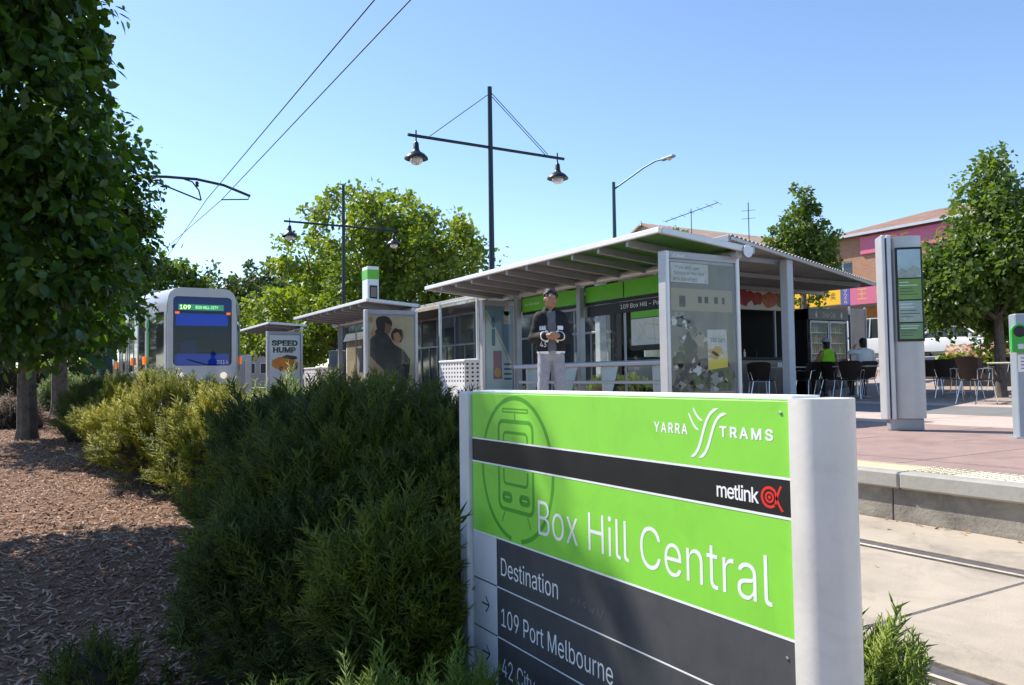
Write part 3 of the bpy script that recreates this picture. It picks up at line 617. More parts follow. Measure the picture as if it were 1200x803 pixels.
# ================================================================== TRAM
def tram():
    XC = 3.15; YF = 20.2
    t = thing('tram', 'white and green low-floor tram with dark blue windscreen, route 109, number 3014', 'tram', (XC, 29, 0))
    M_body = mat('tram_white', (.46, .47, .49), .3, var=.04, scale=3, coat=.3)
    M_tg = mat('tram_green', (.015, .22, .06), .3, coat=.3)
    M_win = mat('tram_window_glass', (.02, .025, .03), .05, spec=.8)
    M_blue = mat('blue_blind', (.04, .22, .85), .6); M_dash = mat('blue_dashboard', (.05, .18, .62), .5)
    # lower and upper shells as lofts: half-widths along y
    st = [(YF, .80), (YF+.25, .875), (YF+.7, .99), (YF+1.4, 1.16), (YF+2.2, 1.325), (YF+17, 1.325)]
    def shell(zs_in, name, m_, parent=t, ring=None, y0=0, front=True):
        b = MB(); vs = []; n = None
        for y, hw in st:
            prof = [(f*hw+dx, z) for f, dx, z in zs_in]; full = [(XC-a, z) for a, z in prof] + [(XC+a, z) for a, z in reversed(prof)]
            n = len(full); vs += [(x, y, z) for x, z in full]
        fs = [(i*n+j, i*n+(j+1) % n, (i+1)*n+(j+1) % n, (i+1)*n+j) for i in range(len(st)-1) for j in range(n)]
        fs.append(tuple((len(st)-1)*n+j for j in range(n-1, -1, -1)))
        if front: fs.append(tuple(range(n)))
        b.add(vs, fs); return b.build(name, m_, parent, smooth=True)
    shell([(.97, 0, .30), (1, 0, .42), (1, 0, 1.20), (.985, 0, 1.205)], 'body', M_body)
    roof = []
    for k in range(9):
        a = R(90*k/8); roof.append((.93, -.20*(1-math.cos(a)), 2.62 + .58*math.sin(a)))
    shell([(.965, 0, 2.60), (1, 0, 2.62), (1, 0, 2.72)] + [(1.0, -.30*(1-math.cos(R(90*k/8))), 2.78+.42*math.sin(R(90*k/8))) for k in range(9)], 'roof', M_body, front=False)
    shell([(.90, -.06, 1.20), (.90, -.06, 2.61)], 'cab_interior', mat('cab_lining', (.14, .19, .24), .6), front=False)
    # windscreen frame: rounded outer outline with rounded opening, leaning back slightly
    yo = YF-.02
    def rr(x0, x1, z0, z1, r_, n=5):
        p = []
        for cx, cz, a0 in ((x1-r_, z1-r_, 0), (x0+r_, z1-r_, 90), (x0+r_, z0+r_, 180), (x1-r_, z0+r_, 270)):
            p += [(cx+r_*math.cos(R(a0+k*90/n)), cz+r_*math.sin(R(a0+k*90/n))) for k in range(n+1)]
        return p
    o_ = rr(XC-.80, XC+.80, .95, 3.20, .30); i_ = rr(XC-.665, XC+.685, 1.30, 2.985, .10)
    n = len(o_); b = MB(); vs = []
    for (dy, pts) in ((.07, o_), (0, [(XC+(x-XC)*.985, z) for x, z in o_]), (0.005, i_), (.09, i_)): vs += [(x, yo+dy, z) for x, z in pts]
    fs = []
    for k in range(3): fs += [(k*n+j, k*n+(j+1) % n, (k+1)*n+(j+1) % n, (k+1)*n+j) for j in range(n)]
    b.add(vs, fs).build('windscreen_frame', M_body, t, smooth=True)
    b = MB(); b.add([(x, yo+.03, z) for x, z in i_]+[(x, yo+.042, z) for x, z in i_], [tuple(range(n)), tuple(range(2*n-1, n-1, -1))]+[(j, n+j, n+(j+1) % n, (j+1) % n) for j in range(n)])
    ws = b.build('windscreen', glass('tinted_windscreen', (.55, .70, .92), .02), t)
    MB().box(XC-.66, XC+.68, yo+.06, yo+.075, 2.64, 2.98).build('display_surround', mat('navy', (.015, .05, .17), .4), t)
    d = MB().box(XC-.54, XC+.50, yo+.05, yo+.062, 2.66, 2.80).build('destination_display', mat('display_backing', (.03, .12, .12), .4, emit=(.08, .25, .05), estr=1.2), t)
    M_led = mat('display_letters', (.4, .8, .5), .5, emit=(.75, 1, .12), estr=5)
    text('109', faceY(XC-.51, yo+.0495, 2.68), .24, .10, M_led, t); text('BOX HILL CITY', faceY(XC-.15, yo+.0495, 2.695), .52, .07, mat('display_letters_dim', (.2, .5, .4), .5, emit=(.5, .9, .15), estr=3), t)
    MB().box(XC-.60, XC+.60, yo+.07, yo+.085, 2.28, 2.58).build('sun_blind', M_blue, t)
    MB().box(XC-.62, XC+.64, yo+.07, yo+.5, 1.25, 1.60, .05).build('dashboard', M_dash, t)
    # driver seat-like silhouette parts of the cab: seat
    MB().box(XC-.40, XC+.05, yo+.9, yo+1.05, 1.3, 1.95, .08).build('driver_seat', mat('seat_blue', (.03, .07, .2), .7), t)
    MB().tube([(XC-.35, yo+.02, 1.46), (XC+.05, yo+.015, 1.34), (XC+.3, yo+.018, 1.315)], .012, 6).build('wiper', M_rubber, t)
    text('3014', faceY(XC+.33, yo+.0285, 1.345), .27, .095, M_vwhite, t)
    for x in (XC-.62, XC+.56): MB().box(x, x+.1, yo+.028, yo+.03, 2.56, 2.62).build('marker_lamp', M_orange, t)
    # lower front mask, headlights
    MB().box(XC-.80, XC+.80, yo-.05, yo+.12, .35, .98, .06).build('bumper', M_body, t)
    for x in (XC-.56, XC+.42): MB().lathe([(.07, 0), (.085, .02), (.075, .05)], 14).build('headlight', mat('headlight_lens', (.9, .85, .75), .15, emit=(1, .85, .6), estr=.35), t, off=(0, 0, 0)).matrix_local = Matrix.Translation((x+.06-XC, yo-.045-29, 1.06)) @ Matrix.Rotation(R(90), 4, 'X')
    # tapered cab sides: green pillar + black side windows, both sides
    def side(s, f0, f1, z0, z1, out):
        def hw(y): return float(np.interp(y, [q[0] for q in st], [q[1] for q in st]))
        ya, yb = YF+f0, YF+f1; k = max(1, int((yb-ya)/.4)); ys = [ya+(yb-ya)*i/k for i in range(k+1)]
        vs = [(XC+s*(hw(y)+out), y, z) for y in ys for z in (z0, z1)] + [(XC+s*(hw(y)+out-.05), y, z) for y in ys for z in (z0, z1)]
        m_ = 2*(k+1); fs = []
        for i in range(k):
            a = 2*i; fs += [(a, a+1, a+3, a+2), (m_+a, m_+a+2, m_+a+3, m_+a+1), (a, a+2, m_+a+2, m_+a), (a+1, m_+a+1, m_+a+3, a+3)]
        fs += [(0, m_, m_+1, 1), (2*k, 2*k+1, m_+2*k+1, m_+2*k)]
        return MB().add(vs, fs)
    for s in (-1, 1):
        side(s, .05, .16, 1.20, 2.62, 0).build('pillar', M_body, t)
        side(s, .17, 1.10, 1.20, 2.66, -.006).build('side_window', M_win, t)
        side(s, 1.105, 1.24, .42, 2.74, .006).build('green_pillar', M_tg, t)
        side(s, .3, 1.10, .80, 1.19, .007).build('green_panel', M_tg, t)
        side(s, 1.245, 1.36, 1.2, 2.62, 0).build('pillar', M_body, t)
        y = 1.365; k = 0
        while y < 16.2:
            wd = (.52, .52, 1.25)[k % 3]
            side(s, y, y+wd, 1.20, 2.60, -.012).build('side_window', M_win, t)
            side(s, y+wd+.005, y+wd+.075, 1.19, 2.62, .004).build('pillar', M_body, t); y += wd+.08; k += 1
        for y in (1.26, 2.5, 8.4): side(s, y, y+.13, 1.36, 1.56, .05).build('indicator', M_orange, t)
    # roof equipment and pantograph foot
    MB().box(XC-.85, XC+.85, YF+3, YF+9, 3.20, 3.42, .06).build('roof_equipment', M_alu2, t)
    MB().box(XC+.78, XC+.86, YF+.2, YF+.26, 2.3, 2.62, .02).build('mirror', M_dark, t)
    for y in (YF+2.2, YF+3.9, YF+10, YF+11.7):
        for s in (-1, 1): MB().lathe([(.30, -.06), (.30, .06)], 20).build('wheel', M_dark, t, off=(0, 0, 0)).matrix_local = Matrix.Translation((s*.72, y-29, .305)) @ Matrix.Rotation(R(90), 4, 'Y')
tram()
MB().box(4.72, 5.12, 23.9, 24.3, .31, 1.68, .03).build('equipment_cabinet', M_alu, label='grey metal equipment cabinet at the platform edge, right of the tram', cat='cabinet')
MB().tube([(4.86, 23.6, .31), (4.86, 23.6, 1.5)], .035, 10).build('bollard', M_white, label='thin white post beside the grey cabinet at the tram', cat='post', smooth=True)

# ================================================================== OVERHEAD LINE
M_wire = mat('wire', (.02, .02, .022), .5, .5)
MB().tube([(2.99, -25, 5.1), (2.99, 5, 5.08), (2.97, 18.5, 5.04), (3.3, 30, 5.06), (3.5, 70, 5.1)], .0085, 5).build('overhead_wire', M_wire, label='left overhead tram wire', cat='wire', group='overhead wires')
MB().tube([(3.40, -25, 5.12), (3.36, 5, 5.10), (3.28, 18.5, 5.05), (2.85, 30, 5.06), (2.6, 70, 5.1)], .0085, 5).build('overhead_wire', M_wire, label='right overhead tram wire', cat='wire', group='overhead wires')
t = thing('tram_pole', 'dark green tram pole with arched bracket arm over the tram', 'pole', (.95, 18.5, z_(.95, 18.5)))
M_pole = mat('dark_green_pole', (.012, .028, .026), .4)
MB().lathe([(.15, 0), (.15, 1.2), (.12, 1.25), (.11, 6.4)], 16, (.95, 18.5, z_(.95, 18.5))).build('mast', M_pole, t, smooth=True)
MB().tube([(.95, 18.5, 5.30), (1.6, 18.5, 5.40), (2.13, 18.5, 5.45), (2.75, 18.5, 5.47), (3.33, 18.5, 5.40), (3.92, 18.5, 5.21)], .032, 8).build('arm', M_pole, t, smooth=True)
MB().tube([(.95, 18.5, 5.65), (2.09, 18.5, 5.25), (2.84, 18.5, 5.0)], .018, 6).build('stay', M_pole, t)
MB().tube([(2.45, 18.5, 5.45), (2.66, 18.5, 5.40), (2.80, 18.5, 5.22), (2.85, 18.5, 5.0)], .016, 6).build('hanger', M_pole, t)
MB().tube([(3.9, 18.5, 5.22), (3.88, 18.5, 5.13), (3.28, 18.5, 5.06)], .015, 6).build('registration_arm', M_pole, t)
MB().lathe([(.03, 0), (.045, .03), (.03, .06), (.045, .09), (.02, .12)], 8, (2.76, 18.5, 5.30)).build('insulator', M_dark, t)

# ================================================================== LAMPS
def twin_lamp(label, x, y):
    t = thing('twin_lamp_post', label, 'street lamp', (x, y, .31), group='twin-arm lamp posts on the platform', local=True)
    MB().tube([(0, 0, 0), (0, 0, 3.2), (0, 0, 7.66)], [.085, .07, .055], 12).build('pole', M_darkm, t, smooth=True, off=(0, 0, 0))
    MB().box(-.18, .18, -.18, .18, 0, .03, .005).build('base_plate', M_darkm, t, off=(0, 0, 0))
    MB().tube([(-2.15, 0, 6.17), (2.15, 0, 6.17)], .038, 8).build('cross_arm', M_darkm, t, off=(0, 0, 0))
    for s in (-1, 1):
        MB().tube([(0, s*.03, 7.5), (s*1.62, s*.03, 6.2)], .010, 5).build('stay', M_darkm, t, off=(0, 0, 0))
        if s > 0: MB().tube([(0, -.06, 7.5), (s*1.62, -.06, 6.2)], .010, 5).build('stay', M_darkm, t, off=(0, 0, 0))
        L = MB().tube([(s*1.95, 0, 6.30), (s*1.95, 0, 5.98)], .018, 8).build('hanger', M_darkm, t, off=(0, 0, 0))
        h = MB().lathe([(.03, 6.04), (.06, 6.0), (.07, 5.86), (.10, 5.80), (.20, 5.74), (.27, 5.66), (.275, 5.63), (.26, 5.635), (.19, 5.70), (.02, 5.74)], 20, (s*1.95, 0, 0), closed=False).build('lamp_shade', M_darkm, t, smooth=True, off=(0, 0, 0))
        MB().lathe([(.12, 5.70), (.155, 5.63), (.14, 5.56), (.08, 5.51), (.01, 5.495)], 16, (s*1.95, 0, 0)).build('globe', mat('frosted_globe', (.72, .70, .66), .25, trans=.3), h, smooth=True, off=(0, 0, 0))
    return t
twin_lamp('tall twin-arm lamp post rising behind the big shelter', 9.08, 16.25)
twin_lamp('farther twin-arm lamp post in front of the plane trees', 9.08, 27.3)
M_gpole = mat('galvanised_green', (.035, .085, .085), .45, .3)
t = thing('street_light', 'single green street light with a sloping arm behind the shelter roof', 'street lamp', (29.2, 37.0, float(gz(29.2))))
MB().tube([(29.2, 37, 1.4), (29.2, 37, 7), (29.2, 37, 12.6)], [.16, .13, .10], 10).build('pole', M_gpole, t, smooth=True)
MB().tube([(29.2, 37, 12.15), (29.9, 35.0, 13.1), (30.2, 34.3, 13.36), (30.3, 33.9, 13.36)], .05, 8).build('arm', M_gpole, t, smooth=True)
MB().box(30.2, 30.5, 32.9, 33.95, 13.27, 13.42, .06).build('lamp_head', M_alu2, t)
MB().lathe([(.02, -.12), (.13, -.06), (.16, 0)], 12, (30.35, 33.3, 13.27)).build('lens', mat('lamp_lens', (.7, .68, .6), .2), t, smooth=True)
# ================================================================== SHELTERS
M_roofp = mat('shelter_roof_sheet', (.20, .20, .205), .5, var=.1, scale=4)
M_roofg = mat('shelter_roof_green', (.06, .19, .03), .35, var=.1, scale=4)
def shelter(label, xf, xb, y0, y1, zf, zb, nrib, ngreen, posts, back_z, bench=True, fascia=True, panes=None):
    P = .31; t = thing('tram_shelter', label, 'shelter', ((xf+xb)/2, (y0+y1)/2, P), group='tram shelters on the platform')
    sl = (zb-zf)/(xb-xf)
    zz = lambda x: zf+sl*(x-xf)
    # frame: white front edge, end beams, back beam
    MB().beam((xf, y0, zf), (xf, y1, zf), .05, .075, bev=.008).build('front_edge', M_white, t)
    for y in (y0+.03, y1-.03): MB().beam((xf+.03, y, zz(xf+.03)), (xb, y, zz(xb)), .06, .085, bev=.008).build('end_beam', M_alu, t)
    MB().beam((xb, y0, zb), (xb, y1, zb), .06, .09, bev=.01).build('back_edge', M_alu2, t)
    MB().tube([(back_z[0], y0+.08, back_z[1]), (back_z[0], y1-.08, back_z[1])], .065, 12).build('main_beam', M_alu, t, smooth=True)
    ys = np.linspace(y0+.06, y1-.06, nrib+1)
    for y in ys[1:-1]: MB().beam((xf+.03, y, zz(xf+.03)-.06), (xb-.03, y, zz(xb-.03)-.06), .055, .10, bev=.005).build('rib', M_alu2, t)
    for i, (a, b) in enumerate(zip(ys[:-1], ys[1:])):
        MB().beam((xf+.03, (a+b)/2, zz(xf+.03)+.012), (xb-.02, (a+b)/2, zz(xb-.02)+.012), b-a-.01, .012).build('roof_panel', M_roofg if i < ngreen else M_roofp, t)
    for y in posts:
        MB().box(back_z[0]-.06, back_z[0]+.06, y-.06, y+.06, P, back_z[1], .012).build('post', M_alu2, t)
        MB().box(back_z[0]-.10, back_z[0]+.10, y-.10, y+.10, P, P+.012).build('base_plate', M_alu2, t)
    pb = back_z[0]+.09
    pp = sorted(posts)
    for a, b in zip(pp[:-1], pp[1:]):
        k = max(1, round((b-a)/1.15))
        for i in range(k):
            ya = a+(b-a)*i/k+.02; yb = a+(b-a)*(i+1)/k-.02
            MB().box(pb, pb+.010, ya, yb, P+.16, back_z[1]-(.45 if fascia else .12)).build('glass_pane', M_glass, t)
            if i: MB().box(pb-.012, pb+.022, ya-.035, ya-.005, P+.10, back_z[1]-.06, .003).build('mullion', M_alu2, t)
        for z in (P+.10, back_z[1]-(.47 if fascia else .10)): MB().box(pb-.015, pb+.025, a+.06, b-.06, z, z+.045, .004).build('rail', M_alu2, t)
        if fascia:
            MB().box(pb-.012, pb+.030, a+.05, b-.05, back_z[1]-.36, back_z[1]-.08, .004).build('green_fascia', M_shelterg, t)
            MB().box(pb-.015, pb+.026, a+.05, b-.05, back_z[1]-.415, back_z[1]-.365, .003).build('black_strip', M_black, t)
    return t
sh1 = shelter('large near tram shelter with sloping ribbed roof and green fascia, behind the standing man', 6.7, 8.40, 7.55, 14.85, 2.80, 2.65, 11, 4, [8.0, 11.42, 13.62], (8.2, 2.60))
text('Box Hill Central', faceX(8.27, 13.45, 2.36), .55, .05, M_vwhite, sh1)
MB().box(8.262, 8.279, 8.05, 11.3, 1.98, 2.165, .003).build('route_strip', M_black, sh1)
text('109 Box Hill - Port Melbourne', faceX(8.261, 10.35, 2.05), 1.7, .075, M_vwhite, sh1)
# map board inside the shelter
mb = thing('map_board', 'white route map board with green header inside the near shelter', 'map board', (8.24, 9.5, 1.33))
MB().box(8.225, 8.27, 8.9, 10.06, 1.33, 2.0, .006).build('frame', M_black, mb)
MB().box(8.221, 8.227, 8.93, 10.03, 1.42, 1.85, .001).build('map_sheet', mat('map_paper', (.66, .68, .66), .5, c2=(.52, .60, .50), var=.2, scale=5), mb)
MB().box(8.221, 8.227, 8.93, 10.03, 1.862, 1.97, .001).build('header', M_shelterg, mb)
flat('map_line', stroke([(.1, .05), (.3, .2), (.35, .35), (.7, .3), (.9, .1)], .008)+stroke([(.2, .38), (.4, .1), (.8, .06)], .006)+stroke([(.55, .4), (.6, .02)], .006), faceX(8.2208, 10.03, 1.42), mat('map_ochre', (.45, .33, .12), .5), mb, h=.0006)
# bench
bt = thing('bench', 'grey metal perch bench running along the near shelter', 'bench', (7.8, 10.9, .31))
M_bench = mat('bench_metal', (.40, .46, .52), .35, .5, var=.06)
MB().tube([(7.72, 8.35, 1.12), (7.72, 12.95, 1.12)], .045, 12).build('seat_rail', M_bench, bt, smooth=True)
MB().box(7.74, 7.98, 8.35, 12.95, 1.10, 1.13, .008).build('seat', M_bench, bt)
MB().box(7.70, 7.76, 8.5, 12.8, .80, .85, .01).build('lower_rail', M_bench, bt)
for y in (8.9, 10.15, 11.3, 12.5):
    MB().prism([(0, 0), (.05, 0), (.30, .80), (.02, .80), (-.02, .74)], .05, basis((1, 0, 0), (0, 0, 1), (0, -1, 0), (7.72, y+.025, .31))).build('bracket', M_bench, bt)
sh2 = shelter('middle tram shelter carrying the electronic display box', 6.3, 7.62, 17.25, 23.6, 2.77, 2.67, 10, 0, [18.0, 20.6, 22.9], (7.5, 2.58), fascia=False)
sh3 = shelter('farthest tram shelter, beside the tram', 6.6, 7.95, 28.1, 33.1, 2.95, 2.88, 8, 0, [28.9, 32.3], (7.8, 2.78), fascia=False)
# display box on the middle shelter
db = thing('passenger_display', 'green and white electronic display box standing on the middle shelter roof', 'display', (6.95, 18.9, 2.74))
MB().box(6.75, 7.05, 18.45, 18.85, 2.77, 3.74, .015).build('housing', M_white, db)
for n_, x0, x1, yy in (('green_band', 6.745, 7.055, 0),): MB().box(x0, x1, 18.445, 18.855, 3.42, 3.66, .004).build(n_, M_shelterg, db)
MB().box(6.80, 7.00, 18.435, 18.452, 2.92, 3.26, .006).build('screen', M_black, db)
MB().box(6.825, 6.975, 18.430, 18.436, 2.97, 3.21).build('screen_face', mat('screen_brown', (.20, .15, .11), .3), db)
for x in (6.8, 7.0): MB().tube([(x, 18.65, 2.68), (x, 18.65, 2.78)], .02, 8).build('foot', M_alu2, db)

# advertising panels (two-sided cabinets standing on the platform, printed sheet behind glass)
def ad_panel(label, x0, x1, y, ztop, thick=.16, glasspane=True, head=None):
    P = .31; t = thing('advertising_panel', label, 'advertising panel', ((x0+x1)/2, y+thick/2, P), group='advertising panels at the shelter ends')
    for x in (x0, x1-.07): MB().box(x, x+.07, y, y+thick, P, ztop, .012).build('upright', M_alu, t)
    MB().box(x0+.07, x1-.07, y+.01, y+thick-.01, ztop-.10, ztop-.002, .008).build('top_rail', M_alu2, t)
    MB().box(x0+.07, x1-.07, y+.01, y+thick-.01, P+.06, P+.22, .008).build('bottom_rail', M_alu2, t)
    MB().box(x0+.07, x1-.07, y+.045, y+thick-.045, P+.22, ztop-.10).build('backing', M_alu2, t)
    for yy in (y+.022, y+thick-.026): MB().box(x0+.075, x1-.075, yy, yy+.004, P+.225, ztop-.105).build('glass_pane', M_glass, t)
    return t, (x0+.10, y+.0425, P+.26, x1-x0-.20, ztop-.14-P-.26)
def sheet(t, fr, m_): x, y, z, w_, h = fr; MB().box(x, x+w_, y, y+.0025, z, z+h).build('poster', m_, t); return faceY(x, y-.0004, z), w_, h
# 1 near right: granola-bar style snow poster
t, fr = ad_panel('tall advertising panel at the near end of the shelter, with grey poster and yellow packet', 6.93, 8.30, 7.72, 2.58)
mt, w_, h = sheet(t, fr, mat('poster_grey', (.17, .155, .135), .5, c2=(.25, .235, .21), scale=3, var=.2))
M_pw = mat('print_white', (.62, .61, .58), .5, c2=(.42, .42, .42), var=.2, scale=9); M_pk = mat('print_dark', (.03, .032, .03), .5, c2=(.10, .10, .09), var=.2, scale=8)
M_pgreen = mat('print_leaf_green', (.05, .09, .025), .5, c2=(.14, .18, .07), var=.3, scale=14); M_py = mat('print_yellow', (.72, .56, .06), .5); M_ptan = mat('print_tan', (.36, .30, .22), .5); M_po = mat('print_orange', (.55, .33, .08), .5)
def blob(cx, cy, rx, ry, seed, n=26, k=.22):
    r = np.random.default_rng(seed); ph = r.uniform(0, 6, 4); return [(cx+rx*math.cos(a)*(1+k*math.sin(3*a+ph[0])+k*.6*math.sin(5*a+ph[1])), cy+ry*math.sin(a)*(1+k*math.sin(4*a+ph[2])+k*.5*math.sin(7*a+ph[3]))) for a in [2*math.pi*i/n for i in range(n)]]
def fl(polys, m_, mt, t, lvl=1): return [flat('print', [p], mt @ Matrix.Translation((0, 0, .0006*lvl)), m_, t, h=.0005) for p in polys]
fl([rect(.02, w_-.02, 1.22, 1.52)], M_ptan, mt, t); fl([rect(.16, .27, 1.27, 1.42), rect(.50, .57, 1.33, 1.42), rect(.62, .69, 1.33, 1.42), rect(.80, .87, 1.33, 1.42), rect(.95, 1.0, 1.33, 1.42)], M_pk, mt, t, 2)
fl([rect(.02, .70, 1.60, 1.86)], M_pw, mt, t)
for i, s_ in enumerate(('You still get', 'hungry on the road', 'less travelled.')): text(s_, mt @ Matrix.Translation((.10-.02*i, 1.77-.075*i, .0013)), .44+.1*(i == 1), .055, M_pk, t)
fl([blob(.30, .36, .30, .30, 2), blob(.80, .32, .30, .28, 3)], M_pk, mt, t); fl([blob(.92, .25, .22, .26, 4), blob(.50, .24, .15, .2, 5)], M_pgreen, mt, t, 2)
r9 = np.random.default_rng(9)
M_pg = [mat('print_grey_%d' % k, (v, v*.98, v*.95), .5) for k, v in enumerate((.05, .14, .30, .48, .62))]
for k in range(95):
    px_, py_ = (r9.uniform(.04, .62), r9.uniform(.12, 1.18)) if k % 3 else (r9.uniform(.04, 1.1), r9.uniform(.12, .5))
    if px_ > .45 and py_ > .95: px_ -= .3
    fl([blob(px_, py_, r9.uniform(.02, .085), r9.uniform(.015, .06), 100+k, 14, .3)], M_pg[int(np.clip(r9.normal(2.4 if py_ > .6 else 1.8, 1.4), 0, 4))] if k % 7 else M_pgreen, mt, t, 3+k % 5*.2)
fl([blob(.33, .72, .12, .18, 12)], M_pk, mt, t, 4); fl([blob(.52, .82, .08, .1, 13)], M_ptan, mt, t, 5)
fl([[(.66, .42), (1.03, .46), (1.02, .98), (.65, .97)]], M_pw, mt, t, 5); fl([[(.66, .42), (1.03, .46), (1.03, .60), (.66, .55)]], M_py, mt, t, 6); fl([blob(.83, .68, .13, .06, 15), blob(.78, .62, .1, .05, 16)], M_po, mt, t, 7)
text('trail bars', mt @ Matrix.Translation((.71, .80, .004)), .28, .075, M_pk, t); text('Naturally Great Tasting', mt @ Matrix.Translation((.30, .035, .0045)), .62, .07, M_pk, t)
fl([rect(0, w_, 0, .13)], M_ptan, mt, t, 4)
text('JCDecaux', faceY(7.06, 7.729, 2.50), .22, .045, M_vwhite, t)
# roundel at the corner of the shelter beside it
MB().lathe([(.09, 0), (.09, .015)], 20).build('roundel', M_alu, sh1, off=(0, 0, 0)).matrix_local = Matrix.Translation(Vector((8.27, 7.545, 2.63))-Vector((7.55, 11.2, .31))) @ Matrix.Rotation(R(90), 4, 'X')
# 2 blue soft-drink poster at the far end of the near shelter
t, fr = ad_panel('advertising panel with pale blue drink poster at the far end of the near shelter', 7.50, 8.32, 13.86, 2.50, .12)
mt, w_, h = sheet(t, fr, mat('poster_blue', (.13, .22, .33), .5, c2=(.20, .30, .40), var=.2, scale=1.2))
M_pbl = mat('print_pale_blue', (.50, .62, .66), .5); M_pmid = mat('print_mid_blue', (.05, .13, .26), .5)
fl([[(0, 0), (w_, 0), (w_, .45)]+bez((w_, .45), (w_*.8, .8), (w_*.35, 1.3), (0, 1.65), 10)[1:]], M_pbl, mt, t)
fl(stroke(bez((w_, .52), (w_*.85, .85), (w_*.35, 1.35), (0, 1.72), 10), .05), M_pw, mt, t, 2)
fl([rect(.17, .37, .32, .90)], mat('print_drink_red', (.45, .08, .05), .5, c2=(.10, .12, .35), var=.3, scale=3), mt, t, 3); fl([ell(.27, .45, .08, .10)], M_po, mt, t, 4)
fl([rect(.43, .58, 1.45, 1.72), ell(.505, 1.72, .075, .10, 16)], M_pw, mt, t, 3); fl([ell(.18, 1.48, .05, .12, 12), rect(.14, .22, 1.0, 1.35)], M_pmid, mt, t, 3)
fl([rect(.42, .60, .60-.1*k, .64-.1*k) for k in range(4)], M_pmid, mt, t, 3)
# 3 couple poster, 4 SPEED HUMP poster
t, fr = ad_panel('advertising panel with dark kissing-couple poster on a tan background', 6.16, 7.47, 17.0, 2.52)
mt, w_, h = sheet(t, fr, mat('poster_tan', (.42, .30, .14), .5, c2=(.50, .45, .38), var=.3, scale=.9))
M_skin = mat('print_skin', (.42, .22, .13), .5); M_skin2 = mat('print_skin_dark', (.20, .10, .06), .5); M_coat = mat('print_coat', (.022, .024, .026), .5, c2=(.05, .05, .05), var=.3, scale=5); M_phair = mat('print_hair', (.035, .02, .015), .5); M_denim = mat('print_khaki', (.36, .26, .16), .5)
fl([[(.02, .30), (.02, 1.25), (.18, 1.50), (.42, 1.45), (.62, 1.15), (.85, 1.02), (1.02, .80), (.98, .40), (.86, .05), (.40, .05)]], M_coat, mt, t)
fl([blob(.36, 1.62, .20, .20, 3, k=.06)], M_phair, mt, t, 2); fl([[(.40, 1.66), (.52, 1.60), (.56, 1.52), (.50, 1.40), (.38, 1.42)]], M_skin2, mt, t, 3)
fl([blob(.70, 1.36, .16, .17, 4, k=.08)], M_phair, mt, t, 3); fl([[(.60, 1.40), (.72, 1.44), (.80, 1.30), (.74, 1.18), (.62, 1.20)]], M_skin, mt, t, 4)
fl([[(.02, .50), (.02, .88), (.46, .45), (.40, .30)]], M_denim, mt, t, 4); fl([blob(.48, .30, .08, .10, 6, k=.1)], M_skin2, mt, t, 5)
fl([ell(.05, 1.72, .06, .08), [(.03, 1.4), (.12, 1.55), (.16, 1.38), (.06, 1.30)]], M_skin, mt, t, 3)
fl([rect(.42, .62, -.02, .22), rect(.48, .56, .22, .34)], M_vwhite, mt, t, 6)
t, fr = ad_panel('advertising panel with white SPEED HUMP poster showing an orange car', 6.62, 7.92, 28.5, 2.68)
mt, w_, h = sheet(t, fr, M_vwhite)
text('SPEED', mt @ Matrix.Translation((.08, 1.58, .001)), .94, .21, M_black, t, thin=.045); text('HUMP', mt @ Matrix.Translation((.13, 1.33, .001)), .82, .21, M_black, t, thin=.045)
M_pc = mat('print_car_orange', (.70, .16, .015), .4, c2=(.85, .34, .05), var=.3, scale=3)
fl([[(.08, .86), (.10, 1.06), (.30, 1.16), (.52, 1.20), (.86, 1.10), (1.04, .96), (1.02, .74), (.80, .62), (.55, .66), (.22, .76)]], M_pc, mt, t); fl([[(.42, 1.17), (.62, 1.26), (.98, 1.20), (1.0, 1.10), (.86, 1.08), (.52, 1.14)]], M_pk, mt, t, 2)
fl([ell(.90, .82, .10, .13), ell(.42, .74, .07, .09)], M_pk, mt, t, 3); fl([ell(.90, .82, .05, .07)], M_alu2, mt, t, 4)
for k, wl in enumerate((.62, .84, .5)): fl([rect(.55-wl/2, .55+wl/2, .30-.07*k, .33-.07*k)], M_slate, mt, t)
# ================================================================== CAFE, CANOPY, PAVILION
M_corr = mat('corrugated_iron', (.38, .36, .33), .5, .2, var=.18, scale=3)
cn = thing('cafe_canopy', 'wide corrugated iron canopy on grey columns over the cafe tables', 'canopy', (13, 12, .31))
A_, B_c, C_c, D_c = (9.8, 9.3), (18.6, 12.5), (18.6, 16.2), (9.8, 16.2)
nw = 52; vs = []; fs = []
for i in range(nw*2+1):
    f = i/(nw*2); x = 9.8+8.8*f; ya = 9.3+3.2*f; z = 3.27-.07*f+(.022 if i % 2 else -.022)
    vs += [(x, ya, z), (x, 16.2, z+.03), (x, ya, z+.006), (x, 16.2, z+.036)]
for i in range(nw*2):
    a = 4*i; fs += [(a, a+1, a+5, a+4), (a+2, a+6, a+7, a+3), (a, a+4, a+6, a+2), (a+1, a+3, a+7, a+5)]
MB().add(vs, fs).build('roof_sheet', M_corr, cn)
MB().beam((9.8, 9.27, 3.20), (18.6, 12.47, 3.13), .05, .06, bev=.006).build('fascia', M_alu, cn)
MB().beam((9.78, 9.3, 3.21), (9.78, 16.2, 3.24), .05, .12, bev=.006).build('fascia', M_alu2, cn)
for y in (10.6, 12.4, 14.2):
    x1 = 18.5 if y > 12.6 else 9.8+(y-9.3)/3.2*8.8
    xa = 9.85
    MB().beam((xa, y, 3.19), (x1 if y > 12.6 else x1-.75, y, 3.13), .07, .10, bev=.006).build('purlin', M_alu2, cn)
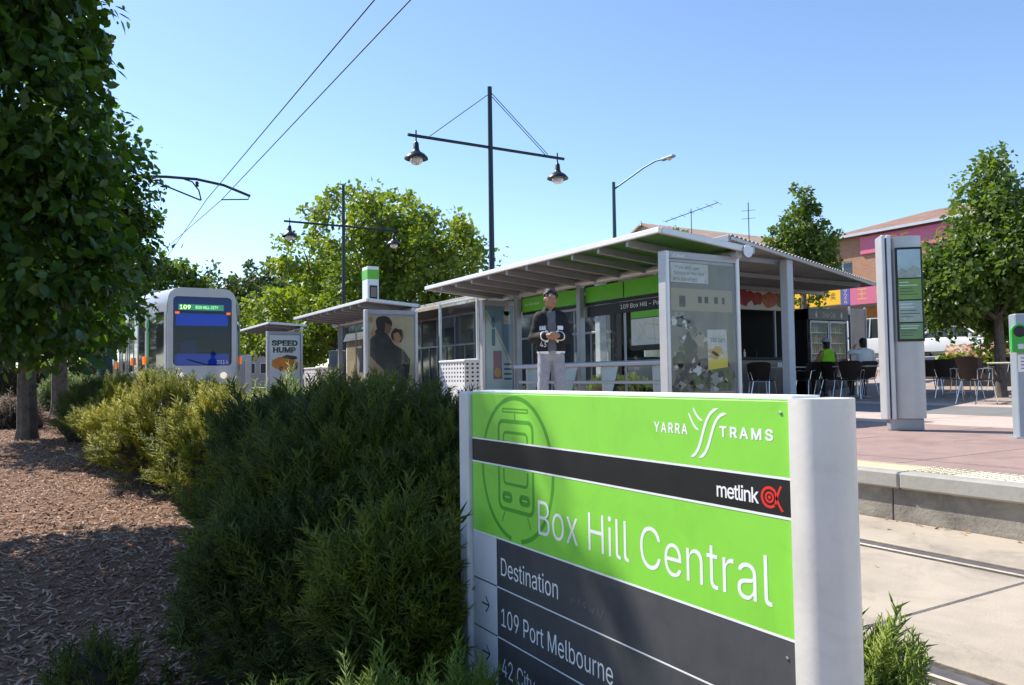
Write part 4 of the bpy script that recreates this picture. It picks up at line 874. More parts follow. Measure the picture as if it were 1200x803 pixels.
for x, y in ((12.5, 10.42), (18.2, 15.9), (10.3, 13.6)):
    MB().box(x-.09, x+.09, y-.09, y+.09, float(gz(x))-.02, 3.17, .01).build('column', mat('column_paint', (.42, .46, .50), .45, var=.06), cn)
# cafe block
cf = thing('cafe', 'cafe kiosk with fruit picture fascia and dark serving counter', 'kiosk', (14.6, 18, .31))
M_wallg = mat('cafe_grey_wall', (.10, .105, .11), .6, var=.1); M_frame = mat('window_frame_grey', (.36, .38, .40), .45, .2)
MB().box(11.6, 17.7, 17.2, 27, .25, 3.05).build('rear_wall', M_wallg, cf)
MB().box(11.2, 18.0, 14.3, 27.6, 3.32, 3.48, .02).build('roof', M_corr, cf)
MB().box(11.55, 11.68, 14.62, 17.2, .25, 3.05).build('side_wall', M_wallg, cf); MB().box(17.6, 17.72, 14.62, 17.2, .25, 3.05).build('side_wall', M_wallg, cf)
fb = MB().box(11.6, 17.7, 14.50, 14.62, 2.62, 3.20, .01).build('fascia', mat('fascia_white', (.55, .54, .52), .5), cf)
for k, (cx, cy, rx, ry, m_) in enumerate([(.25, .32, .30, .22, 'print_berry_red'), (.75, .30, .22, .18, 'print_berry_red'), (1.25, .28, .35, .20, 'print_apricot'), (1.75, .27, .22, .22, 'print_kiwi'), (-.3, .3, .3, .2, 'print_apricot'), (-.9, .3, .3, .2, 'print_kiwi'), (-1.5, .3, .35, .2, 'print_berry_red'), (.5, .38, .15, .12, 'print_berry_red'), (1.5, .36, .14, .12, 'print_berry_red')]):
    c = {'print_berry_red': (.42, .02, .025), 'print_apricot': (.55, .13, .03), 'print_kiwi': (.12, .14, .02)}[m_]
    fl([blob(cx, cy, rx, ry, 30+k, k=.12)], mat(m_, c, .5, c2=tuple(q*.35 for q in c), var=.3, scale=9), faceY(15.45, 14.498, 2.62), fb, 1+k % 4)
MB().box(11.8, 17.55, 14.55, 15.05, .31, 1.28, .01).build('counter_front', mat('counter_steel_dark', (.16, .17, .18), .25, .5), cf)
MB().box(11.7, 17.65, 14.48, 15.15, 1.28, 1.36, .01).build('counter_top', M_dark, cf)
MB().box(14.2, 15.2, 16.4, 16.9, .31, 1.9, .02).build('oven', M_steel, cf); MB().box(16.0, 16.55, 16.2, 16.8, .31, 2.35, .02).build('dark_cabinet', M_dark, cf)
MB().box(15.3, 17.5, 17.05, 17.18, 1.2, 2.5).build('menu_wall', mat('menu_pale', (.42, .43, .42), .5, c2=(.28, .26, .24), var=.4, scale=2.5), cf)
MB().box(13.2, 14.0, 15.6, 16.2, 1.36, 1.9, .03).build('coffee_machine', M_steel, cf)
for x in (13.6, 15.15, 16.9): MB().box(x, x+.05, 14.52, 14.58, 1.36, 2.62, .006).build('mullion', M_frame, cf)
for k in range(7): MB().lathe([(.04, 0), (.045, .14), (.02, .17), (.02, .22)], 8, (14.4+.33*k, 14.75+.1*(k % 2), 1.36)).build('bottle', [M_red, M_alu, M_dark, M_shelterg][k % 4], cf)
# glazed side towards the platform
for i in range(9):
    y0 = 14.75+1.36*i
    for j, (z0, z1) in enumerate(((.55, 1.95), (2.0, 2.9))):
        MB().box(11.40, 11.41, y0+.03, y0+1.33, z0, z1).build('window_pane', mat('cafe_side_glass', (.05, .06, .065), .06, spec=.7), cf)
    MB().box(11.36, 11.44, y0-.03, y0+.03, .31, 3.05, .005).build('mullion', M_frame, cf)
    MB().box(11.37, 11.43, y0+.66, y0+.70, .31, 1.95, .004).build('mullion', M_frame, cf)
for z in (.5, 1.95, 2.92): MB().box(11.355, 11.445, 14.7, 27.0, z, z+.06, .005).build('transom', M_frame, cf)
MB().box(11.46, 11.6, 14.7, 27.0, .31, 3.05).build('window_backing', M_wallg, cf)
# timber-lined eave over the glazed side
MB().box(9.9, 11.5, 16.25, 27.6, 2.98, 3.10, .01).build('eave', mat('timber_lining', (.40, .33, .25), .6, var=.2, scale=4), cf)
# fridge
def drinks_fridge():
    x0, x1, y = 18.38, 20.15, 14.6; g = float(gz(18.4))-.02; t = thing('drinks_fridge', 'black two-door glass drinks fridge beside the cafe', 'fridge', ((x0+x1)/2, y+.4, g))
    M_fb = mat('fridge_black', (.018, .018, .02), .3)
    MB().box(x0, x1, y+.72, y+.80, g, 2.74, .01).build('back', M_fb, t)
    for x in (x0, x1-.06): MB().box(x, x+.06, y+.05, y+.72, g, 2.74, .01).build('side', M_fb, t)
    MB().box(x0, x1, y+.05, y+.72, g, .75, .01).build('base', M_fb, t)
    hd = MB().box(x0, x1, y, y+.72, 2.42, 2.74, .015).build('header', M_fb, t)
    text('Coca-Cola', faceY(x0+.62, y-.002, 2.50), .55, .15, mat('cream_print', (.50, .47, .36), .5), hd)
    for sx in (x0+.30, x1-.36): fl([rect(0, .07, 0, .12), rect(.02, .05, .12, .18)], MATS['cream_print'], faceY(sx, y-.001, 2.49), hd)
    xm = (x0+x1)/2
    for a, b in ((x0+.06, xm-.01), (xm+.01, x1-.06)):
        d = MB().box(a, a+.05, y, y+.045, .78, 2.40, .006).box(b-.05, b, y, y+.045, .78, 2.40, .006).box(a+.05, b-.05, y, y+.045, 2.34, 2.40).box(a+.05, b-.05, y, y+.045, .78, .84).build('door_frame', M_alu2, t)
        MB().box(a+.05, b-.05, y+.02, y+.028, .84, 2.34).build('door_glass', M_glass, d)
        for k in range(5):
            z = .86+.30*k; MB().box(a, b, y+.1, y+.6, z, z+.012).build('shelf', M_alu, t)
            for q in range(7):
                c = random.choice([(.35, .03, .02), (.02, .12, .03), (.3, .3, .32), (.4, .2, .02), (.05, .05, .15), (.03, .02, .02)])
                MB().lathe([(.035, 0), (.037, .14), (.014, .20), (.014, .23)], 6, (a+.08+.098*q, y+.18, z+.012)).build('bottle', mat('drink_%d' % int(sum(c)*1000), c, .3), t)
drinks_fridge()
# patterned screen beside fridge
sc = thing('cafe_screen', 'tan and grey printed screen panel right of the drinks fridge', 'screen', (20.6, 14.6, float(gz(20.6))))
MB().box(20.2, 20.95, 14.6, 14.64, .62, 2.80, .01).build('panel', mat('screen_tan', (.42, .34, .26), .6, c2=(.25, .24, .23), var=.4, scale=1.6), sc)
for x in (20.2, 20.92): MB().box(x, x+.04, 14.58, 14.66, .5, 2.84, .006).build('leg', M_alu2, sc)

# ================================================================== PLATFORM FURNITURE
def pylon():
    t = thing('information_pylon', 'tall silver information pylon with four framed green and white panels', 'pylon', (7.86, 5.06, .31), rz=R(-42))
    x0, x1, y0, y1 = 7.66, 8.06, 4.96, 5.16; P = .31
    M_py_ = mat('pylon_silver', (.45, .455, .46), .38, .5, var=.06, scale=4)
    MB().box(x0+.04, x1-.02, y0+.03, y1-.03, P, P+.13, .01).build('plinth', M_alu2, t)
    # bowed front
    fr = [(x1-.0, y1), (x1, y0+.02)] + [(x0+.11+(x1-x0-.11)*(1-f), y0-.035*math.sin(math.pi*f)) for f in np.linspace(.04, .96, 9)] + [(x0+.10, y0+.02), (x0+.10, y1)]
    MB().prism(fr, 2.07-.13, Matrix.Translation((0, 0, P+.13))).build('body', M_py_, t, smooth=True)
    MB().box(x0-.005, x0+.035, y0-.03, y1+.02, P+.12, 2.40, .008).build('side_fin', M_alu, t)
    MB().box(x0+.05, x0+.095, y0-.03, y1+.02, P+.12, 2.40, .008).build('side_fin', M_alu, t)
    MB().box(x0+.035, x0+.05, y0-.0, y1, P+.13, 2.37).build('groove', M_dark, t)
    zs = [(1.93, 2.23, (.42, .55, .62), 'sky'), (1.70, 1.915, (.16, .30, .05), 'green'), (1.46, 1.685, (.30, .38, .35), 'timetable'), (1.28, 1.445, (.12, .24, .10), 'list')]
    MB().box(x0+.125, x1-.01, y0-.052, y0-.03, 1.255, 2.255, .004).build('panel_frame', M_black, t)
    for z0, z1, c, n_ in zs:
        q = MB().box(x0+.145, x1-.03, y0-.056, y0-.05, z0, z1, .001).build('notice', mat('pylon_' + n_, c, .35, c2=tuple(min(1, k*1.35) for k in c), var=.3, scale=5), t)
        hh = z1-z0
        for k in range(5 if n_ != 'sky' else 0):
            wl = random.uniform(.08, .20); MB().box(x0+.155, x0+.155+wl, y0-.0572, y0-.0559, z1-hh*(.14+.15*k)-.008, z1-hh*(.14+.15*k)).build('printed_line', M_vwhite if k < 2 else M_slate, q)
        if n_ in ('sky', 'timetable'): MB().prism([(0, 0), (.215, 0), (.215, hh*.30), (.15, hh*.42), (.08, hh*.25), (.03, hh*.36), (0, hh*.2)], .0008, basis((1, 0, 0), (0, 0, 1), (0, -1, 0), (x0+.147, y0-.0562, z0+.002))).build('printed_picture', mat('pylon_picture', (.30, .34, .30), .4, c2=(.5, .52, .48), var=.3, scale=20), q)
        MB().box(x0+.142, x1-.027, y0-.062, y0-.059, z0, z1).build('cover_glass', M_glass, q)
pylon()
def validator():
    t = thing('ticket_validator', 'grey post with round green and black ticket validator at the right edge', 'validator', (7.80, 3.86, .31), rz=R(-45))
    P = .31
    MB().box(7.74, 7.90, 3.74, 3.90, P, 1.46, .008).build('post', mat('validator_post', (.32, .37, .42), .45, .3, var=.06), t)
    MB().box(7.70, 7.94, 3.70, 3.94, P, P+.012, .003).build('base_plate', M_alu2, t)
    vp = [(.0, .0), (.115, .0)] + [(.06+.055*math.cos(R(a)), .22+.055*math.sin(R(a))) for a in range(0, 181, 20)]
    MB().prism([(-.01, .02), (.0, 0), (.11, 0), (.125, .03), (.125, .20)]+[(.0575+.0675*math.cos(R(a)), .20+.06*math.sin(R(a))) for a in range(20, 161, 20)]+[(-.01, .20)], .05, basis((1, 0, 0), (0, 0, 1), (0, -1, 0), (7.705, 3.742, 1.10))).build('reader', mat('validator_green', (.04, .38, .05), .35), t)
    mtx = Matrix.Translation(Vector((7.762, 3.695, 1.292))-Vector((7.80, 3.86, .31))) @ Matrix.Rotation(R(90), 4, 'X')
    o = MB().lathe([(.052, 0), (.052, .008), (.04, .012)], 20).build('target', M_black, t, off=(0, 0, 0)); o.matrix_local = mtx
    MB().box(7.74, 7.79, 3.686, 3.695, 1.13, 1.18, .004).build('button', M_alu, t)
    nb = MB().box(7.755, 7.875, 3.736, 3.741, .92, 1.08, .001).build('notice', M_vwhite, t)
    for k in range(4): MB().box(7.775, 7.855, 3.7345, 3.7362, 1.045-.032*k, 1.053-.032*k).build('printed_line', M_slate, nb)
validator()
# perforated rubbish bins
def bin_(label, x, y, s=1):
    t = thing('rubbish_bin', label, 'rubbish bin', (x, y, .31), group='white perforated rubbish bins', local=True)
    W = .62*s; D = 1.25*s; H_ = 1.03
    for sx in (0, 1):
        b = MB(); k = 10
        MB().box(sx*(W-.01), sx*(W-.01)+.01, 0, D, 0, .5, .002).build('lower_panel', M_white, t, off=(0, 0, 0))
    MB().box(0, W, 0, .01, 0, .5, .002).build('lower_panel', M_white, t, off=(0, 0, 0)); MB().box(0, W, D-.01, D, 0, .5, .002).build('lower_panel', M_white, t, off=(0, 0, 0))
    # perforated upper faces: a lattice with square holes
    def lattice(nx, nz, ax):
        b = MB(); L = D if ax == 'x' else W; h = .45; cw = L/nx; ch = h/nz
        for i in range(nx+1):
            p = i*cw; 
            if ax == 'x': b.box(0, .008, max(0, p-cw*.28), min(L, p+cw*.28), .5, .95)
            else: b.box(max(0, p-cw*.28), min(L, p+cw*.28), 0, .008, .5, .95)
        for j in range(nz+1):
            z = .5+j*ch; z0, z1 = max(.5, z-ch*.28), min(.95, z+ch*.28)
            if ax == 'x': b.box(.0015, .0065, 0, L, z0, z1)
            else: b.box(0, L, .0015, .0065, z0, z1)
        return b
    lattice(9, 5, 'x').build('perforated_panel', M_white, t, off=(0, 0, 0))
    lattice(5, 5, 'y').build('perforated_panel', M_white, t, off=(0, 0, 0))
    MB().box(-.02, W+.02, -.02, D+.02, .95, 1.0, .012).build('lid', M_white, t, off=(0, 0, 0)); MB().box(.08, W-.05, .05, D-.05, .02, .93).build('liner', M_dark, t, off=(0, 0, 0))
    return t
bin_('white perforated bin between the near and middle shelters', 7.55, 14.75, 1.0)
bin_('white perforated bin in front of the beige cabinet under the middle shelter', 7.3, 24.6, 1.2)
# glass wind screen fence between shelters
gf = thing('glass_screen', 'clear glass windscreen in a steel frame between the near and middle shelters', 'glass screen', (8.0, 16, .31))
for y in (15.0, 16.9): MB().box(7.97, 8.03, y-.03, y+.03, .31, 2.72, .006).build('post', M_alu, gf)
MB().box(7.98, 8.02, 15.03, 16.87, 2.66, 2.70, .004).build('rail', M_alu, gf); MB().box(7.98, 8.02, 15.03, 16.87, 1.30, 1.34, .004).build('rail', M_alu, gf)
MB().box(7.995, 8.005, 15.03, 16.87, .45, 1.30).build('glass_pane', M_glass, gf); MB().box(7.995, 8.005, 15.03, 16.87, 1.34, 2.66).build('glass_pane', M_glass, gf)
# beige cabinet with sloped lid and blue inclined info boards
cb = thing('service_cabinet', 'beige timber service cabinet with pale lid under the middle shelter', 'cabinet', (8.35, 22.9, .31))
MB().box(8.0, 8.9, 22.0, 23.8, .31, 2.10, .01).build('body', mat('beige_ply', (.45, .34, .22), .6, var=.1), cb); MB().prism([(0, 0), (2.0, 0), (1.7, .22), (.3, .22)], 1.05, basis((0, 1, 0), (0, 0, 1), (1, 0, 0), (7.92, 21.9, 2.10))).build('lid', M_alu, cb)
for lab, x, y in (('blue slanted information board left of the beige cabinet', 7.6, 23.6), ('blue slanted information board right of the beige cabinet', 7.3, 19.9)):
    t = thing('information_board', lab, 'information board', (x, y, .31))
    MB().prism([(0, 0), (.10, 0), (.42, 1.1), (.36, 1.55), (.28, 1.5)], .08, basis((0, -1, 0), (0, 0, 1), (-1, 0, 0), (x+.04, y+.2, .31))).build('stand', M_alu2, t)
    MB().beam((x-.02, y+.02, 1.10), (x-.02, y-.22, 1.80), .5, .03).build('board', mat('board_blue', (.10, .19, .28), .35), t)
# planting strip behind the bench
bush('low bright hedge behind the glass of the near shelter', [(9.6, 12.2, .55, .35, 1.5, .42), (9.6, 10.0, .52, .35, 1.2, .38)], 1500, .2, M_juntip, 51, cat='hedge', low=True, group=None, name='hedge')
bush('yellow-green hedge between the shelters', [(8.9, 15.6, .5, .4, 1.2, .36)], 700, .2, M_juntip, 52, cat='hedge', low=True, group=None, name='hedge')

# ================================================================== TABLES AND CHAIRS
M_shell = mat('chair_brown', (.028, .016, .012), .4, var=.2, scale=6); M_top = mat('table_top', (.56, .50, .42), .4, var=.06)
def make_chair():
    t = thing('cafe_chair', 'brown cafe chair', 'chair', (0, 0, 0), local=True, group='brown cafe chairs with chrome legs')
    # back faces +y side; front is -y
    def curved(z0, z1, w0, w1, y0, y1, bow, th, nx=8, nz=5):
        vs = []; 
        for s in (0, 1):
            for j in range(nz+1):
                f = j/nz; wd = w0+(w1-w0)*f
                for i in range(nx+1):
                    g = i/nx*2-1; rnd = 1-.10*abs(g)**6*f
                    vs.append((g*wd/2, y0+(y1-y0)*f - bow*g*g + (th if s else 0), z0+(z1-z0)*f*rnd))
        n = (nx+1)*(nz+1); fs = []
        for j in range(nz):
            for i in range(nx):
                a = j*(nx+1)+i; fs += [(a, a+1, a+nx+2, a+nx+1), (n+a, n+a+nx+1, n+a+nx+2, n+a+1)]
        for i in range(nx): fs += [(i, n+i, n+i+1, i+1), (nz*(nx+1)+i, nz*(nx+1)+i+1, n+nz*(nx+1)+i+1, n+nz*(nx+1)+i)]
        for j in range(nz): a = j*(nx+1); b = a+nx; fs += [(a, a+nx+1, n+a+nx+1, n+a), (b, n+b, n+b+nx+1, b+nx+1)]
        return MB().add(vs, fs)
    curved(.47, .88, .43, .51, .19, .27, .06, .012).build('backrest', M_shell, t, smooth=True, off=(0, 0, 0))
    MB().box(-.21, .21, -.22, .19, .445, .462, .008).build('seat', M_shell, t, off=(0, 0, 0))
    for s in (-1, 1):
        MB().tube([(s*.19, -.16, .44), (s*.225, -.23, 0)], .011, 6).build('leg', M_chrome, t, off=(0, 0, 0))
        MB().tube([(s*.19, .15, .44), (s*.225, .27, 0)], .011, 6).build('leg', M_chrome, t, off=(0, 0, 0))
        MB().tube([(s*.20, .18, .46), (s*.235, .22, .64), (s*.245, .02, .665), (s*.24, -.12, .655), (s*.215, -.15, .45)], .010, 6).build('armrest', M_chrome, t, off=(0, 0, 0))
    MB().tube([(-.19, -.16, .43), (.19, -.16, .43)], .009, 6).build('seat_rail', M_chrome, t, off=(0, 0, 0)); MB().tube([(-.19, .15, .43), (.19, .15, .43)], .009, 6).build('seat_rail', M_chrome, t, off=(0, 0, 0))
    return t
def make_table():
    t = thing('cafe_table', 'cafe table', 'table', (0, 0, 0), local=True, group='pale cafe tables on the plaza')
    MB().box(-.40, .40, -.40, .40, .735, .762, .010).build('table_top', M_top, t, off=(0, 0, 0))
    MB().tube([(0, 0, .02), (0, 0, .735)], .035, 10).build('column', M_steel, t, smooth=True, off=(0, 0, 0))
    for k in range(4):
        a = R(45+90*k); MB().tube([(0, 0, .06), (.18*math.cos(a), .18*math.sin(a), .035), (.34*math.cos(a), .34*math.sin(a), .012)], [.02, .016, .012], 6).build('foot', M_steel, t, off=(0, 0, 0))
    return t
ch0 = make_chair(); tb0 = make_table()
chairs = [  # x, y, facing (degrees the chair's front is turned from -Y), label
    (15.0, 13.45, 128, 'brown cafe chair seen from behind, just right of the advertising panel'), (15.95, 12.75, -95, 'brown cafe chair on the right of the leftmost cafe table'),
    (16.35, 12.3, 80, 'brown cafe chair left of the middle table, behind the station sign post'), (16.75, 11.05, 140, 'brown cafe chair between the middle table and the pylon'),
    (14.75, 8.05, 75, 'nearest brown cafe chair, standing in the sun left of the validator post'), (18.3, 11.05, 125, 'dark cafe chair just right of the pylon, in the shade'),
    (18.9, 11.5, 20, 'brown cafe chair behind the pylon, facing the far table'), (15.7, 7.1, -100, 'brown cafe chair mostly hidden by the validator post'), (19.6, 10.1, -90, 'dark cafe chair on the far side of the far table under the tree'),
    (16.0, 11.55, 115, 'brown cafe chair with its back to the camera, left of the pylon'), (14.35, 12.7, 110, 'brown cafe chair in front of the grey canopy column'), (17.6, 10.2, 100, 'dark cafe chair in the shade between the pylon and the leafy tree'),
    (17.0, 13.0, 180, 'brown cafe chair under the person in the lime top'), (17.35, 12.2, 160, 'brown cafe chair under the person in the white shirt'), (16.1, 9.0, 150, 'brown cafe chair behind the nearest table, in the shade')]
for i, (x, y, a, lab) in enumerate(chairs):
    o = ch0 if i == 0 else copy_tree(ch0); o.location = (x, y, float(gz(x))); o.rotation_euler = (0, 0, R(a)); o['label'] = lab
tables = [(15.35, 12.95, 20, 'leftmost pale cafe table, beside the grey canopy column'), (16.45, 11.75, 10, 'pale cafe table between the lime-top diner and the pylon'), (19.0, 10.75, 0, 'far pale cafe table under the leafy tree'), (15.1, 7.45, 5, 'nearest pale cafe table, cut off by the validator post')]
for i, (x, y, a, lab) in enumerate(tables):
    o = tb0 if i == 0 else copy_tree(tb0); o.location = (x, y, float(gz(x))); o.rotation_euler = (0, 0, R(a)); o['label'] = lab
for lab, x, y, z in (('small white salt and pepper shakers on the leftmost table', 15.2, 12.95, 1.072), ('small white shakers on the middle cafe table', 16.4, 11.85, 1.072)):
    t = thing('shaker_set', lab, 'shakers', (x, y, z))
    for d in (-.04, .04): MB().lathe([(.025, 0), (.022, .08), (.024, .085), (.018, .11)], 10, (x+d, y, z)).build('shaker', M_white, t)
# planter with pink flowers
pl = thing('flower_planter', 'long dark planter full of pale pink flowers under the right tree', 'planter', (20.6, 11.3, float(gz(20.6))))
g = float(gz(20.2))
MB().box(20.4, 21.2, 9.6, 12.2, g, 1.02, .02).build('trough', M_dark, pl)
n = 1500; P = np.stack([rng.uniform(20.4, 21.2, n), rng.uniform(9.6, 12.2, n), 1.0+.36*rng.random(n)**1.2], 1); d = rng.normal(0, 1, (n, 3)); d[:, 2] = np.abs(d[:, 2]); d /= np.linalg.norm(d, axis=1, keepdims=True)
scatter_mesh('leaves', LEAF2V, LEAF2F, leaf_mats(n, .14, d, .1), P, rng.random(n), M_juntip, pl, off=(20.6, 11.3, float(gz(20.6))), kind='stuff')
n = 420; P = np.stack([rng.uniform(20.35, 21.2, n), rng.uniform(9.6, 12.0, n), 1.26+.34*rng.random(n)], 1)
scatter_mesh('flowers', [(0, 0, 0), (1, .3, .3), (.3, 1, .3), (-.8, .8, .3), (-1, -.4, .3), (.2, -1, .3)], [(0, 1, 2), (0, 2, 3), (0, 3, 4), (0, 4, 5), (0, 5, 1)], rot_from_z(rng.normal(0, .5, (n, 3))+np.array([-.3, -.4, .5]), rng.uniform(0, 6, n))*.05, P, rng.random(n), mat('pink_petals', (.62, .30, .30), .6, attr='rnd', c2=(.72, .60, .55), transl=.3), pl, off=(20.6, 11.3, float(gz(20.6))), kind='stuff')
# ================================================================== BUILDINGS ACROSS THE STREET
def brick_mat(name, c1, c2):
    m_ = bpy.data.materials.new(name); m_.use_nodes = True; n = m_.node_tree.nodes; l = m_.node_tree.links; p = n['Principled BSDF']; p.inputs['Roughness'].default_value = .85
    tc = n.new('ShaderNodeTexCoord'); sp = n.new('ShaderNodeSeparateXYZ'); cb_ = n.new('ShaderNodeCombineXYZ'); br = n.new('ShaderNodeTexBrick')
    ad = n.new('ShaderNodeMath'); ad.operation = 'ADD'; l.new(tc.outputs['Object'], sp.inputs[0]); l.new(sp.outputs[0], ad.inputs[0]); l.new(sp.outputs[1], ad.inputs[1])
    l.new(ad.outputs[0], cb_.inputs[0]); l.new(sp.outputs[2], cb_.inputs[1]); l.new(cb_.outputs[0], br.inputs['Vector'])
    br.inputs['Color1'].default_value = (*c1, 1); br.inputs['Color2'].default_value = (*c2, 1); br.inputs['Mortar'].default_value = (.34, .29, .24, 1); br.inputs['Scale'].default_value = 1
    br.inputs['Brick Width'].default_value = .24; br.inputs['Row Height'].default_value = .086; br.inputs['Mortar Size'].default_value = .008
    l.new(br.outputs['Color'], p.inputs['Base Color']); return m_
M_brick = brick_mat('orange_brick', (.42, .20, .10), (.34, .15, .08)); M_tile = mat('terracotta_roof', (.26, .15, .11), .85, var=.35, scale=1.5, bump=.4, bscale=12)
M_winfar = mat('shop_window_glass', (.03, .035, .04), .06, spec=.8); M_orangew = mat('orange_render', (.62, .26, .07), .7, var=.1, scale=2); M_cream = mat('cream_render', (.58, .50, .40), .75, var=.08, scale=1)
G = 1.5
def wall_with_windows(t, x, y0, y1, z0, z1, wins, m_, fm=M_white, recess=.14):
    """facade in the plane x, real openings: the wall is built as strips around them, window pane and sill sit in each"""
    ws = sorted(wins); yc = y0
    def strip(a, b, c, d):
        if b-a > .01 and d-c > .01: MB().box(x, x+.3, a, b, c, d).build('wall', m_, t)
    for (a, b, c, d) in ws:
        strip(yc, a, z0, z1); strip(a, b, z0, c); strip(a, b, d, z1); yc = b
        w_ = MB().box(x+recess, x+recess+.05, a, b, c, c+.07).box(x+recess, x+recess+.05, a, b, d-.07, d).box(x+recess, x+recess+.05, a, a+.07, c+.07, d-.07).box(x+recess, x+recess+.05, b-.07, b, c+.07, d-.07).box(x+recess+.005, x+recess+.045, (a+b)/2-.03, (a+b)/2+.03, c+.07, d-.07).build('window', fm, t)
        MB().box(x+recess+.02, x+recess+.03, a+.06, b-.06, c+.06, d-.06).build('pane', M_winfar, w_)
        MB().box(x-.06, x+recess, a-.05, b+.05, c-.08, c).build('sill', fm, w_)
    strip(yc, y1, z0, z1)
def shop_row(label, x, y0, y1, h, m_up, m_low, signs, upper=True, roof=True, aw=3.0, roofm=M_tile):
    t = thing('shop_building', label, 'building', (x+5, (y0+y1)/2, G), group='buildings across the street')
    zt = G+h; za = 4.95
    wins = []
    k = max(1, int((y1-y0)/3.2))
    for i in range(k):
        a = y0+(y1-y0)*(i+.5)/k; wins.append((a-.8, a+.8, 6.5, 8.0))
    wall_with_windows(t, x, y0, y1, za, zt, wins if upper else [], m_up)
    wins = []
    k = max(1, int((y1-y0)/4.2))
    for i in range(k):
        a = y0+(y1-y0)*(i+.5)/k; wd = (y1-y0)/k; wins.append((a-wd/2+.35, a+wd/2-.35, G+.45, 4.3))
    wall_with_windows(t, x, y0, y1, G, za, wins, m_low, M_frame)
    MB().box(x+.3, x+12, y0, y0+.3, G, zt).build('wall', m_up, t); MB().box(x+.3, x+12, y1-.3, y1, G, zt).build('wall', m_up, t); MB().box(x+11.7, x+12, y0+.3, y1-.3, G, zt).build('wall', m_up, t)
    MB().box(x+1.5, x+1.6, y0+.3, y1-.3, G, zt).build('interior', M_dark, t)
    MB().box(x-aw, x, y0, y1, za-.05, za+.12, .02).build('awning', M_alu2, t)
    if roof:
        zr = zt+1.9; xm = x+6; e = .45
        vs = [(x-e, y0-e, zt), (x+12+e, y0-e, zt), (x+12+e, y1+e, zt), (x-e, y1+e, zt), (xm, y0+4, zr), (xm, y1-4, zr)]
        MB().add(vs, [(0, 3, 5, 4), (1, 4, 5, 2), (0, 4, 1), (3, 2, 5), (0, 1, 2, 3)]).build('roof', roofm, t)
        MB().box(x-e-.08, x-e+.02, y0-e, y1+e, zt-.14, zt+.02).build('gutter', M_alu, t)
    else:
        MB().box(x+.3, x+11.7, y0+.3, y1-.3, zt-.5, zt-.3).build('roof', M_alu2, t); MB().box(x-.08, x+.38, y0, y1, zt, zt+.12, .02).build('coping', M_white, t)
    for (a, b, c, d, m_, txt) in signs:
        q = MB().box(x-aw-.12, x-aw, a, b, c, d, .02).build('sign_board', m_, t)
        for (s_, yy, w_, z0, hh, mm, cj) in txt: text(s_, faceX(x-aw-.122, yy, z0), w_, hh, mm, q, cjk=cj)
    return t
M_sy = mat('sign_yellow', (.85, .48, .02), .5); M_spk = mat('sign_pink', (.62, .15, .24), .5); M_sbl = mat('sign_blue', (.08, .10, .40), .5); M_ston = mat('gold_print', (.72, .42, .07), .5)
sb = shop_row('two-storey orange brick shops with pink and yellow signs behind the parked cars', 44, 10, 34, 8.1, M_brick, M_orangew, [
    (30.12, 36.0, 4.97, 6.05, M_sy, [('gnall', 33.2, 1.25, 5.22, .55, M_black, False), ('专', 31.45, .40, 5.28, .45, M_black, True), ('卖', 30.85, .40, 5.28, .45, M_black, True)]),
    (29.5, 30.1, 4.9, 6.0, M_sbl, [('9', 29.9, .22, 5.62, .28, M_ston, False), ('2', 29.9, .22, 5.30, .28, M_ston, False), ('4', 29.9, .22, 4.98, .28, M_ston, False)]),
    (24.7, 29.48, 4.85, 6.0, M_spk, [('王', 29.0, .65, 5.15, .62, M_ston, True), ('中', 27.75, .62, 5.15, .62, M_ston, True), ('王', 26.5, .65, 5.15, .62, M_ston, True)]),
    (20.0, 24.6, 4.95, 5.8, M_vwhite, [('nab', 24.4, .9, 5.15, .42, M_sbl, False)])])
q = MB().box(43.86, 43.98, 19.0, 30.8, 8.28, 9.38, .02).build('upper_sign', M_spk, sb)
text('GE', faceX(43.858, 28.9, 8.48), 1.35, .72, M_ston, q); text('GOLDEN', faceX(43.858, 25.9, 8.48), 4.4, .72, M_ston, q)
for y in (24.4, 29.4): MB().box(43.7, 43.98, y-.35, y+.35, G, 4.88).build('pier', M_orangew, sb)
shop_row('grey shop building behind the cafe canopy', 44, 34.6, 42.8, 5.6, M_cream, M_wallg, [(35.2, 42, 4.97, 5.8, M_alu, [])], upper=False, roof=False)
shop_row('long pale shop row behind the shelters', 44, 54, 78, 7.0, M_cream, M_orangew, [(54.5, 66, 4.97, 5.9, M_vwhite, []), (66.2, 77, 4.97, 5.9, M_shelterg, [])], roof=False)
shop_row('distant brick shop row beyond the plane trees', 44, 80, 112, 7.6, M_brick, M_cream, [(82, 100, 4.97, 5.9, M_sbl, [])])
# gabled hall
gh = thing('gabled_hall', 'cream gabled building with a pinkish tiled roof above the shelter', 'building', (50, 48.2, G), group='buildings across the street')
wall_with_windows(gh, 41, 43.6, 52.8, G, 10.9, [(45, 46.6, 4, 6), (49.6, 51.2, 4, 6), (45, 46.6, 7.5, 9.3), (49.6, 51.2, 7.5, 9.3)], M_cream)
M_wb = mat('cream_weatherboard', (.60, .53, .42), .7, var=.06, scale=2)
MB().prism([(43.6, 10.9), (52.8, 10.9), (48.2, 13.0)], .2, basis((0, 1, 0), (0, 0, 1), (1, 0, 0), (41.05, 0, 0))).build('gable', M_wb, gh)
for k in range(18):
    y = 44+.5*k; zt = 10.9+2.1*(1-abs(y-48.2)/4.6)-.06
    if zt > 11: MB().box(41.02, 41.055, y-.03, y+.03, 10.9, zt).build('batten', M_cream, gh)
for y in (43.6, 52.6): MB().box(41.3, 66, y, y+.2, G, 10.9).build('wall', M_cream, gh)
